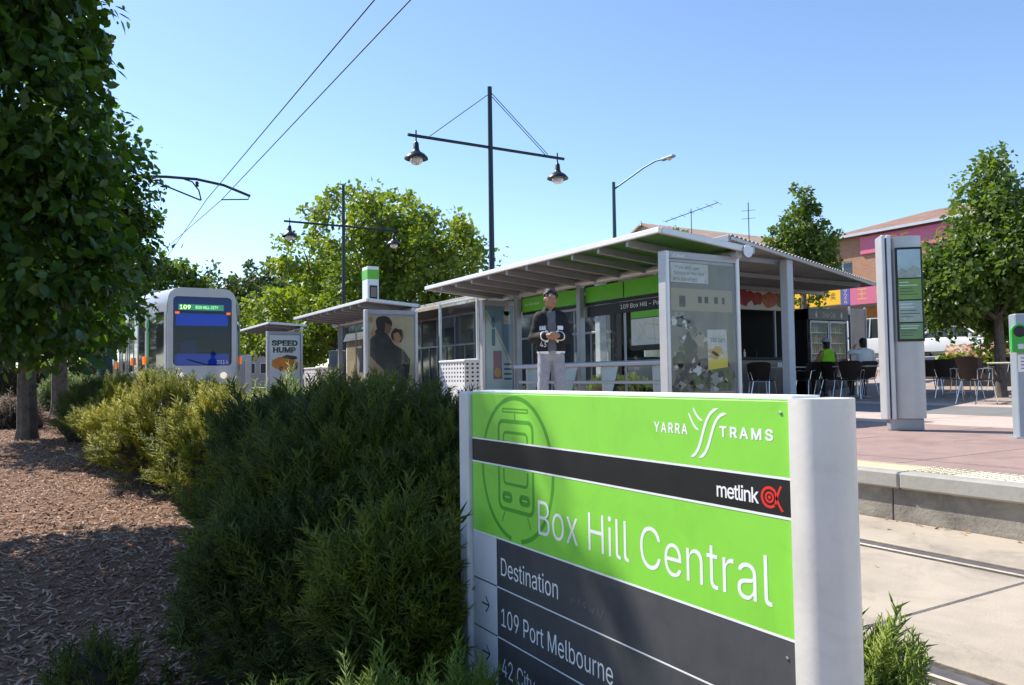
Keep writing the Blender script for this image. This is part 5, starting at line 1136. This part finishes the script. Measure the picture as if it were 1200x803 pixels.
for s in (-1, 1): MB().prism([(0, 0), (5.0, -2.28), (5.0, -2.43), (0, -.16)], 25.6, basis((0, s, 0), (0, 0, 1), (1, 0, 0), (40.7, 48.2, 13.12))).build('roof', mat('pink_grey_tile', (.42, .29, .22), .85, var=.25, scale=1.2), gh)
MB().box(40.66, 40.74, 48.1, 48.3, 12.9, 13.25).build('finial', M_alu, gh)
an = thing('tv_antenna', 'long rooftop television antenna above the near shelter roof', 'antenna', (44.5, 46.4, 12.3))
MB().tube([(44.5, 46.4, 12.2), (44.5, 46.4, 14.3)], .035, 6).build('mast', M_wire, an); MB().tube([(43.5, 48.4, 13.5), (45.5, 44.4, 14.5)], .03, 6).build('boom', M_wire, an)
for k in range(7):
    f = k/6; p = Vector((43.5, 48.4, 13.5)).lerp(Vector((45.5, 44.4, 14.5)), f); L = .5+.5*f; MB().tube([p+Vector((-.9, -.45, 0))*L, p+Vector((.9, .45, 0))*L], .014, 5).build('element', M_wire, an)
a2 = thing('aerial', 'thin rooftop aerial mast right of the television antenna', 'antenna', (44.5, 40.4, 7.0))
MB().tube([(44.5, 40.4, 6.7), (44.5, 40.4, 13.6)], .035, 6).build('mast', M_wire, a2)
for z in (12.4, 13.0): MB().tube([(44.2, 40.8, z), (44.8, 40.0, z)], .016, 5).build('element', M_wire, a2)
# far block beyond the end of the line
fb_ = thing('office_block', 'pale pinkish office block far behind the trees right of the tram', 'building', (30, 150, -.4))
wall = M_cream; 
MB().box(22, 44, 150, 165, -.4, 17).build('wall', mat('pink_render', (.50, .36, .30), .8), fb_)
for i in range(8):
    for j in range(4): q = MB().box(23.2+2.6*i, 24.9+2.6*i, 149.9, 150.0, 2+3.7*j, 4.0+3.7*j).build('window', M_white, fb_); MB().box(23.3+2.6*i, 24.8+2.6*i, 149.88, 149.905, 2.1+3.7*j, 3.9+3.7*j).build('pane', M_winfar, q)

# ================================================================== VEHICLES
def wheel(t, x, y, z, r_, w_, side):
    o = MB().lathe([(r_*.62, -w_/2), (r_*.95, -w_/2), (r_, -w_*.3), (r_, w_*.3), (r_*.95, w_/2), (r_*.62, w_/2)], 18).build('wheel', M_rubber, t, smooth=True, off=(0, 0, 0))
    o.matrix_local = Matrix.Translation((x, y, z)) @ Matrix.Rotation(R(90), 4, 'Y')
    MB().lathe([(r_*.10, side*w_*.36), (r_*.60, side*w_*.42), (r_*.64, side*w_*.2)], 14, closed=True).build('rim', M_steel, o, smooth=True, off=(0, 0, 0))
def car(label, x, y, rz, paint, kind='sedan', z=1.374):
    """local: length along y, front at -y"""
    t = thing('parked_car' if kind == 'sedan' else 'van', label, 'car' if kind == 'sedan' else 'van', (x, y, z), rz=rz, local=True, group='vehicles parked along the street')
    if kind == 'sedan':
        st = [(-2.25, .35, .58, .70), (-2.15, .28, .70, .80), (-1.6, .24, .82, .86), (-.95, .24, .90, .87), (.0, .24, .93, .88), (1.0, .24, .94, .88), (1.7, .26, .93, .86), (2.1, .30, .88, .82), (2.2, .40, .70, .76)]
        gl = [(-1.05, .90, .74), (-.35, 1.36, .60), (.45, 1.40, .60), (1.0, 1.34, .59), (1.65, .93, .70)]; wh = (-1.42, 1.32); r_ = .31
    else:
        st = [(-2.25, .35, .85, .78), (-2.18, .28, .98, .84), (-1.9, .25, 1.10, .86), (-1.2, .25, 1.12, .87), (0, .25, 1.12, .87), (1.5, .25, 1.12, .87), (2.15, .28, 1.12, .85), (2.22, .40, 1.05, .82)]
        gl = [(-2.0, 1.10, .80), (-1.25, 1.85, .70), (-.6, 1.96, .72), (1.6, 1.97, .72), (2.12, 1.86, .72), (2.2, 1.12, .80)]; wh = (-1.35, 1.35); r_ = .32
    vs = []; n = 10
    for yy, zb, zt, hw in st:
        prof = [(-hw*.86, zb), (-hw, zb+.12), (-hw*1.02, (zb+zt)/2), (-hw*.98, zt-.10), (-hw*.86, zt)]
        vs += [(a, yy, b) for a, b in prof] + [(-a, yy, b) for a, b in reversed(prof)]
    fs = [(i*n+j, i*n+(j+1) % n, (i+1)*n+(j+1) % n, (i+1)*n+j) for i in range(len(st)-1) for j in range(n)] + [tuple(range(n)), tuple((len(st)-1)*n+j for j in range(n-1, -1, -1))]
    bd = MB().add(vs, fs).build('body', paint, t, smooth=True, off=(0, 0, 0))
    # greenhouse: dark glass shell with painted roof and pillars
    vs = []; beltw = .80 if kind == 'sedan' else .84
    for yy, zt, hw in gl: vs += [(-hw, yy, zt), (hw, yy, zt)]
    base = [(-beltw, gl[0][0], gl[0][1]-.03), (beltw, gl[0][0], gl[0][1]-.03), (beltw, gl[-1][0], gl[-1][1]-.03), (-beltw, gl[-1][0], gl[-1][1]-.03)]
    m_ = len(gl); k = 2*m_; vs += base
    top = [(2*i, 2*i+1, 2*i+3, 2*i+2) for i in range(m_-1)]
    lefts = tuple([k]+[2*i for i in range(m_)]+[k+3]); rights = tuple([k+1, k+2]+[2*i+1 for i in range(m_-1, -1, -1)])
    gh_ = MB().add(vs, top+[lefts, rights, (k, k+1, 1, 0), (k+2, k+3, 2*(m_-1), 2*m_-1)]).build('windows', M_winfar, t, off=(0, 0, 0))
    MB().add([(sx*(hw+.01), yy, zt+dz) for yy, zt, hw in gl[1:-1] for sx in (-1, 1) for dz in (-.015, .02)], [(4*i+1, 4*i+3, 4*i+7, 4*i+5) for i in range(m_-3)]+[(4*i, 4*i+1, 4*i+5, 4*i+4) for i in range(m_-3)]+[(4*i+2, 4*i+6, 4*i+7, 4*i+3) for i in range(m_-3)]+[(0, 2, 3, 1), (4*(m_-3), 4*(m_-3)+1, 4*(m_-3)+3, 4*(m_-3)+2)]).build('roof', paint, t, off=(0, 0, 0))
    for sx in (-1, 1):
        MB().tube([(sx*beltw, gl[0][0], gl[0][1]), (sx*(gl[1][2]+.01), gl[1][0], gl[1][1])], .035, 6).build('pillar', paint, t, off=(0, 0, 0))
        MB().tube([(sx*beltw, gl[-1][0], gl[-1][1]), (sx*(gl[-2][2]+.01), gl[-2][0], gl[-2][1])], .05, 6).build('pillar', paint, t, off=(0, 0, 0))
        yb = .25 if kind == 'sedan' else -.35
        MB().tube([(sx*(beltw+.01), yb, gl[0][1]), (sx*(.62 if kind == 'sedan' else .74), yb, gl[2][1]-.02)], .03, 6).build('pillar', paint, t, off=(0, 0, 0))
        if kind == 'van': MB().box(sx*.79-.03, sx*.79+.03, .55, 2.15, 1.10, 1.93, .02).build('side_panel', paint, t, off=(0, 0, 0))
        for yy in wh: wheel(t, sx*(.76), yy, r_, r_, .19, sx)
        MB().box(sx*.62-.14, sx*.62+.14, st[0][0]-.012, st[0][0]+.10, .56 if kind == 'sedan' else .72, .68 if kind == 'sedan' else .88, .02).build('headlight', mat('car_lamp', (.7, .7, .68), .1), t, off=(0, 0, 0))
        MB().box(sx*.64-.12, sx*.64+.12, st[-1][0]-.06, st[-1][0]+.02, .60, .78, .02).build('tail_light', M_red, t, off=(0, 0, 0))
        MB().box(sx*.93-.07, sx*.93+.07, gl[0][0]+.28, gl[0][0]+.42, gl[0][1]+.02, gl[0][1]+.14, .03).build('mirror', paint, t, off=(0, 0, 0))
    MB().box(-.75, .75, st[0][0]-.03, st[0][0]+.15, .30, .48, .03).build('bumper', M_dark if kind == 'van' else paint, t, off=(0, 0, 0))
    return t
M_cw = mat('car_white', (.70, .70, .69), .25, coat=.5); M_cdark = mat('car_dark_blue', (.02, .03, .08), .25, coat=.5); M_cred = mat('car_red', (.35, .02, .02), .25, coat=.5); M_csil = mat('car_silver', (.4, .41, .42), .25, .6, coat=.5)
car('white van parked behind the cafe tables, left of the pylon', 33, 22.6, 0, M_cw, 'van')
car('white sedan parked right of the pylon behind the flowers', 33, 18.4, 0, M_cw)
car('dark blue car at the right edge under the tree', 33, 13.6, 0, M_cdark)
car('silver car seen through the middle shelter', 33, 66, 0, M_csil)
car('white car seen left of the beige cabinet through the far shelter', 20, 52, R(60), M_cw, z=float(gz(20)))
car('red car on the side road at the far left, half hidden by the trees', -12, 40, 0, M_cred, z=.054)
# ================================================================== PEOPLE
class Field:
    """smooth union of tapered capsules and ellipsoids on a grid, turned into one closed mesh (surface nets)"""
    def __init__(s, lo, hi, res):
        s.res = res; s.lo = np.array(lo, float); n = np.ceil((np.array(hi)-s.lo)/res).astype(int)+1; s.n = n
        s.F = np.full(n, .2)
    def win(s, lo, hi, pad):
        a = np.clip(((np.array(lo)-pad-s.lo)/s.res).astype(int), 0, s.n-1); b = np.clip(((np.array(hi)+pad-s.lo)/s.res).astype(int)+2, 1, s.n)
        if np.any(b <= a): return None, None
        ax = [s.lo[i]+s.res*np.arange(a[i], b[i]) for i in range(3)]; return tuple(slice(a[i], b[i]) for i in range(3)), np.stack(np.meshgrid(*ax, indexing='ij'), -1)
    def comb(s, sl, d, k, sub=False):
        f = s.F[sl]
        if sub: h = np.maximum(k-np.abs(f+d), 0)/k; s.F[sl] = np.maximum(f, -d)+h*h*k*.25
        else: h = np.maximum(k-np.abs(f-d), 0)/k; s.F[sl] = np.minimum(f, d)-h*h*k*.25
    def cap(s, a, b, ra, rb=None, k=.03, sub=False):
        rb = ra if rb is None else rb; a = np.array(a, float); b = np.array(b, float); m_ = max(ra, rb)
        sl, P = s.win(np.minimum(a, b)-m_, np.maximum(a, b)+m_, .06)
        if sl is None: return s
        ba = b-a; t_ = np.clip(((P-a)@ba)/max(ba@ba, 1e-9), 0, 1); s.comb(sl, np.linalg.norm(P-a-t_[..., None]*ba, axis=-1)-(ra+(rb-ra)*t_), k, sub); return s
    def ell(s, c, r_, k=.03, sub=False):
        c = np.array(c, float); r_ = np.array(r_, float); sl, P = s.win(c-r_, c+r_, .06)
        q = (P-c)/r_; l1 = np.linalg.norm(q, axis=-1); l2 = np.linalg.norm(q/r_, axis=-1); s.comb(sl, l1*(l1-1)/np.maximum(l2, 1e-6), k, sub); return s
    def boxs(s, c, r_, k=.01, sub=True):
        c = np.array(c, float); r_ = np.array(r_, float); sl, P = s.win(c-r_, c+r_, .06); q = np.abs(P-c)-r_
        s.comb(sl, np.linalg.norm(np.maximum(q, 0), axis=-1)+np.minimum(q.max(-1), 0), k, sub); return s
    def grid(s): return np.stack(np.meshgrid(*[s.lo[i]+s.res*np.arange(s.n[i]) for i in range(3)], indexing='ij'), -1)
    def mesh(s, name, mat_, parent, F=None):
        F = s.F if F is None else F; ins = F < 0; n = F.shape; cn_ = [(i, j, k) for i in (0, 1) for j in (0, 1) for k in (0, 1)]
        c = sum(ins[i:n[0]-1+i, j:n[1]-1+j, k:n[2]-1+k].astype(int) for i, j, k in cn_); act = (c > 0) & (c < 8)
        idx = np.full(act.shape, -1); I = np.argwhere(act); idx[tuple(I.T)] = np.arange(len(I)); acc = np.zeros((len(I), 3)); cnt = np.zeros(len(I))
        val = {q: F[I[:, 0]+q[0], I[:, 1]+q[1], I[:, 2]+q[2]] for q in cn_}
        for p in cn_:
            for ax in range(3):
                if p[ax] == 0:
                    q = tuple(v+(1 if a == ax else 0) for a, v in enumerate(p)); u, v = val[p], val[q]; m_ = (u < 0) != (v < 0); t_ = np.where(m_, u/np.where(m_, u-v, 1), 0)
                    pos = np.repeat(np.array(p, float)[None], len(I), 0); pos[:, ax] += t_; acc += pos*m_[:, None]; cnt += m_
        V = s.lo+s.res*(I+acc/np.maximum(cnt, 1)[:, None]); faces = []
        for ax in range(3):
            o1, o2 = [(1, 2), (2, 0), (0, 1)][ax]; a = [slice(None)]*3; b = [slice(None)]*3; a[ax] = slice(0, n[ax]-1); b[ax] = slice(1, n[ax]); cr = ins[tuple(a)] != ins[tuple(b)]
            E_ = np.argwhere(cr); E_ = E_[(E_[:, o1] > 0) & (E_[:, o2] > 0) & (E_[:, o1] < n[o1]-1) & (E_[:, o2] < n[o2]-1)]
            if not len(E_): continue
            def cell(d1, d2): e = E_.copy(); e[:, o1] -= d1; e[:, o2] -= d2; return idx[tuple(e.T)]
            Q = np.stack([cell(1, 1), cell(0, 1), cell(0, 0), cell(1, 0)], 1); fl_ = ~ins[tuple(E_.T)]; Q[fl_] = Q[fl_][:, ::-1]; faces.append(Q[(Q >= 0).all(1)])
        me = bpy.data.meshes.new(name); me.from_pydata(V.tolist(), [], np.concatenate(faces).tolist()); me.materials.append(mat_); me.polygons.foreach_set('use_smooth', [True]*len(me.polygons))
        o = bpy.data.objects.new(name, me); col.objects.link(o); o.parent = parent; return o
M_skinr = mat('skin', (.37, .20, .125), .5, var=.08, scale=20); M_hair = mat('dark_hair', (.012, .009, .008), .45, var=.3, scale=40, bump=.6, bscale=90)
M_jacket = mat('black_jacket', (.010, .010, .013), .8, var=.25, scale=12, bump=.4, bscale=22); M_tee = mat('grey_tshirt', (.14, .145, .155), .85, var=.12, scale=10, bump=.3, bscale=30); M_jean = mat('light_grey_jeans', (.34, .35, .39), .85, var=.14, scale=14, bump=.5, bscale=26)
def head(F, c, yaw=0, k=.02):
    cx, cy, cz = c; f = Vector((math.sin(yaw), -math.cos(yaw), 0)); sd_ = Vector((math.cos(yaw), math.sin(yaw), 0))
    at_ = lambda a, b, h: (cx+f.x*a+sd_.x*b, cy+f.y*a+sd_.y*b, cz+h)
    F.ell(c, (.078, .092, .112), k); F.ell(at_(.02, 0, -.055), (.058, .07, .065), .03); F.cap(at_(.088, 0, .005), at_(.105, 0, -.028), .009, .013, .015); F.cap(at_(.078, -.03, .032), at_(.078, .03, .032), .012, .012, .02)
    F.cap(at_(.085, -.02, -.062), at_(.085, .02, -.062), .009, .009, .012)
    for s in (-1, 1): F.ell(at_(-.005, s*.079, -.008), (.016, .022, .032), .01)
    return at_
def hand(F, w_, d, n_, side, curl=.6):
    """palm from the wrist w_ along d, n_ the palm normal, four bent fingers of unequal length and a thumb on the side"""
    w_ = Vector(w_); d = Vector(d).normalized(); n_ = Vector(n_).normalized(); s_ = d.cross(n_).normalized()*side
    F.cap(w_, w_+d*.05, .026, .030, .015); pe = w_+d*.075; F.cap(pe+s_*.026, pe-s_*.026, .017, .017, .02)
    for i, L in enumerate((.062, .070, .066, .052)):
        o = pe+s_*(.027-.018*i)+d*.008; m1 = o+(d*math.cos(curl*.5)+n_*math.sin(curl*.5))*L*.5; m2 = m1+(d*math.cos(curl*1.5)+n_*math.sin(curl*1.5))*L*.5; F.cap(o, m1, .0095, .009, .006); F.cap(m1, m2, .009, .008, .006)
    t0 = w_+d*.03+s_*.026; t1 = t0+(s_*.6+d*.6+n_*.3).normalized()*.035; F.cap(t0, t1, .012, .011, .008); F.cap(t1, t1+(d*.9+n_*.45).normalized()*.03, .0105, .009, .006)
def standing_man():
    t = thing('person', 'man standing on the platform in a black jacket, grey shirt and pale jeans, hands together', 'person', (5.42, 8.20, .311), rz=R(-26), local=True)
    sc = .985
    B = Field((-.36, -.34, -.01), (.36, .22, 1.78), .0085)
    for s in (-1, 1):
        B.cap((s*.082, 0, .92), (s*.115, -.01, .50), .07, .052); B.cap((s*.125, -.01, .50), (s*.14, .03, .10), .056, .042); B.cap((s*.14, .04, .05), (s*.16, -.13, .035), .042, .032)
        B.cap((s*.14, .01, 1.385), (s*.22, .03, 1.14), .045, .040); B.cap((s*.22, .03, 1.14), (s*.075, -.195, 1.145), .040, .027)
        hand(B, (s*.075, -.195, 1.145), (-s*.75, -.6, .05), (-s*.3, .7, .1), s, .7)
    B.ell((0, 0, 1.0), (.135, .09, .16)); B.ell((0, .005, 1.25), (.165, .105, .22)); B.cap((-.10, .01, 1.40), (.10, .01, 1.40), .055); B.cap((0, .015, 1.43), (0, -.005, 1.56), .052, .048)
    hc = (0.0, -.015, 1.622); at_ = head(B, hc, R(18)); B.mesh('body', M_skinr, t)
    J = Field((-.38, -.30, .86), (.38, .24, 1.56), .007)
    J.ell((0, .01, 1.17), (.185, .14, .34), .04); J.cap((-.115, .01, 1.39), (.115, .01, 1.39), .078, .078, .05); J.ell((0, .01, 1.0), (.185, .142, .16), .05); J.cap((-.03, .02, 1.47), (.03, .02, 1.47), .068, .068, .03)
    J.boxs((0, 0, .82), (.4, .4, .095), .008); J.boxs((0, -.30, 1.15), (.058, .26, .5), .012)
    J.ell((0, .0, 1.58), (.062, .062, .12), .01, True)
    for s in (-1, 1): J.cap((s*.15, .01, 1.385), (s*.225, .035, 1.13), .072, .064, .04); J.cap((s*.225, .035, 1.13), (s*.10, -.165, 1.142), .062, .050, .03)
    # folds
    G_ = J.grid(); sh = G_.shape[:3]; fold = .0035*np.sin(G_[..., 2]*48+G_[..., 0]*34+3*np.sin(G_[..., 0]*9))+.0025*np.sin(G_[..., 0]*60-G_[..., 2]*27)
    J.F = J.F+fold*.7-.003; J.mesh('jacket', M_jacket, t)
    hem = np.maximum(J.F-.006, np.abs(G_[..., 2]-.935)-.018); J.mesh('hem', M_vwhite, t, hem)
    for s in (-1, 1):
        a = np.array((s*.225, .035, 1.13)); b_ = np.array((s*.10, -.165, 1.142)); tt = ((G_-a)@(b_-a))/((b_-a)@(b_-a)); near = np.linalg.norm(G_-a-np.clip(tt, 0, 1)[..., None]*(b_-a), axis=-1)-.09
        for c_, wd in ((.94, .04),): J.mesh('sleeve_stripe', M_vwhite, t, np.maximum(np.maximum(J.F-.009, (np.abs(tt-c_)-wd)*.24), near))
        blk = np.maximum(np.maximum(J.F-.005, np.abs(G_[..., 0]-s*.115)-.042), np.maximum(np.abs(G_[..., 2]-1.25)-.028, G_[..., 1]+.02)); J.mesh('chest_panel', M_vwhite, t, blk)
    text('43', faceY(-.165, -.152, 1.005), .085, .07, M_vwhite, t); text('ETE', faceY(-.150, -.1535, 1.228), .075, .04, M_jacket, t)
    T_ = Field((-.24, -.2, .86), (.24, .2, 1.52), .010); T_.ell((0, .005, 1.2), (.172, .125, .32), .03); T_.ell((0, .008, 1.0), (.178, .130, .16), .03); T_.cap((-.12, .01, 1.40), (.12, .01, 1.40), .068, .068, .04); T_.boxs((0, 0, .80), (.4, .4, .08)); T_.ell((0, -.01, 1.53), (.06, .07, .085), .01, True); T_.mesh('tshirt', M_tee, t)
    Q = Field((-.28, -.2, .02), (.28, .2, 1.04), .010); Q.ell((0, .005, .95), (.165, .122, .13), .03)
    for s in (-1, 1): Q.cap((s*.082, 0, .90), (s*.115, -.012, .50), .096, .072, .025); Q.cap((s*.115, -.012, .50), (s*.135, .025, .07), .070, .066, .02)
    Q.boxs((0, 0, 1.08), (.4, .4, .09)); Q.boxs((0, 0, -.03), (.4, .4, .075)); g2 = Q.grid(); Q.F += .0028*np.sin(g2[..., 2]*52+g2[..., 0]*25+2*np.sin(g2[..., 1]*20))+.002*np.sin(g2[..., 2]*23-g2[..., 1]*40); Q.mesh('trousers', M_jean, t)
    H_ = Field((-.13, -.16, 1.52), (.13, .14, 1.79), .007); H_.ell((0, .012, 1.665), (.089, .102, .098), .02)
    rr_ = np.random.default_rng(4)
    for k in range(46):
        d = rr_.normal(0, 1, 3); d[2] = abs(d[2]); d /= np.linalg.norm(d); H_.ell((d[0]*.085, .012+d[1]*.098, 1.665+d[2]*.092), (.020, .020, .018), .012)
    H_.ell(at_(.075, 0, -.045), (.075, .065, .095), .01, True); H_.mesh('hair', M_hair, t)
    for s in (-1, 1): MB().lathe([(.002, -.011), (.0095, -.006), (.0115, 0), (.0095, .006), (.002, .011)], 10).build('eye', mat('eye_dark', (.02, .015, .012), .2), t, smooth=True, off=(0, 0, 0)).location = at_(.078, s*.031, .010)
    for s in (-1, 1): MB().tube([at_(.083, s*.018, .034), at_(.085, s*.033, .039), at_(.076, s*.047, .034)], [.004, .0045, .002], 6).build('eyebrow', M_hair, t, off=(0, 0, 0))
    MB().tube([at_(.096, -.024, -.062), at_(.1, 0, -.060), at_(.096, .024, -.062)], [.002, .0035, .002], 6).build('mouth', mat('lips', (.20, .08, .06), .5), t, off=(0, 0, 0))
    for s in (-1, 1):
        S2 = Field((s*.15-.09, -.2, -.01), (s*.15+.09, .12, .14), .008); S2.cap((s*.14, .05, .05), (s*.165, -.15, .035), .052, .042, .02); S2.cap((s*.14, .04, .05), (s*.14, .04, .09), .05, .05, .02); S2.boxs((s*.15, 0, -.05), (.2, .4, .05)); S2.mesh('shoe', M_white, t)
    t.scale = (sc*.97, sc, sc)
def seated(label, x, y, rz, top, top_mat, leg_mat, sleeves, hat, raise_arm):
    g = float(gz(x)); t = thing('person', label, 'person', (x, y, g), rz=rz, local=True)
    B = Field((-.40, -.62, -.01), (.40, .30, 1.55), .011); el = {}
    for s in (-1, 1):
        B.cap((s*.09, .05, .53), (s*.13, -.38, .53), .085, .06); B.cap((s*.13, -.38, .53), (s*.14, -.36, .10), .058, .042); B.cap((s*.14, -.34, .05), (s*.15, -.50, .035), .042, .03)
        if raise_arm and s > 0: e, w_, d = (s*.30, -.02, 1.10), (s*.15, -.16, 1.22), (-s*.5, -.3, .8)
        else: e, w_, d = (s*.28, -.02, .86), (s*.14, -.27, .80), (-s*.5, -.8, 0)
        el[s] = (e, w_); B.cap((s*.18, .06, 1.10), e, .05, .042); B.cap(e, w_, .040, .028); hand(B, w_, d, (-s*.5, .2, -.6), s, .6)
    B.ell((0, .06, .62), (.165, .13, .16)); B.ell((0, .06, .93), (.165, .11, .24)); B.cap((-.13, .06, 1.12), (.13, .06, 1.12), .06); B.cap((0, .05, 1.14), (0, .02, 1.26), .05, .047); at_ = head(B, (0, 0, 1.33), R(10)); B.mesh('body', M_skinr, t)
    T_ = Field((-.42, -.35, .46), (.42, .32, 1.30), .011); T_.ell((0, .06, .88), (.19, .14, .34), .03); T_.ell((0, .06, .64), (.19, .15, .16), .04); T_.cap((-.10, .06, 1.12), (.10, .06, 1.12), .07, .07, .04)
    if sleeves:
        for s in (-1, 1): T_.cap((s*.17, .06, 1.10), el[s][0], .075, .062, .03); T_.cap(el[s][0], tuple(np.array(el[s][0])*.6+np.array(el[s][1])*.4), .06, .055, .02)
    T_.boxs((0, 0, .44), (.5, .5, .10)); T_.ell((0, .03, 1.26), (.065, .07, .10), .01, True); g2 = T_.grid(); T_.F += .005*np.sin(g2[..., 2]*45+g2[..., 0]*35); T_.mesh(top, top_mat, t)
    Q = Field((-.30, -.5, .05), (.30, .26, .76), .012); Q.ell((0, .06, .60), (.175, .145, .13), .03)
    for s in (-1, 1): Q.cap((s*.09, .04, .54), (s*.13, -.38, .54), .10, .075, .03); Q.cap((s*.13, -.38, .53), (s*.14, -.36, .12), .072, .06, .02)
    Q.mesh('trousers', leg_mat, t)
    H_ = Field((-.13, -.16, 1.20), (.13, .16, 1.50), .008); H_.ell((0, .014, 1.365), (.088, .104, .102), .02); H_.ell((0, .06, 1.29), (.07, .05, .09), .03); H_.ell(at_(.08, 0, -.045), (.08, .07, .10), .01, True); H_.mesh('hair', M_hair, t)
    if hat:
        MB().lathe([(.108, 1.395), (.104, 1.44), (.075, 1.485), (.02, 1.50)], 18, (0, .01, 0)).build('cap', mat('cap_blue', (.30, .36, .50), .7), t, smooth=True, off=(0, 0, 0)); MB().box(-.07, .07, -.21, -.08, 1.392, 1.402, .004).build('cap_peak', MATS['cap_blue'], t, off=(0, 0, 0))
    for s in (-1, 1): MB().box(s*.15-.05, s*.15+.05, -.52, -.28, 0, .085, .03).build('shoe', M_dark, t, off=(0, 0, 0))
standing_man()
seated('seated person in a lime green sleeveless top and cap, back turned, by the fridge', 17.0, 13.0, R(160), 'vest', mat('lime_top', (.28, .70, .02), .8), M_dark, False, True, False)
seated('seated person in a white shirt with one arm raised, near the white van', 17.35, 12.2, R(150), 'shirt', mat('white_shirt', (.70, .72, .76), .8, var=.05), mat('dark_trousers', (.03, .03, .04), .8), True, False, True)
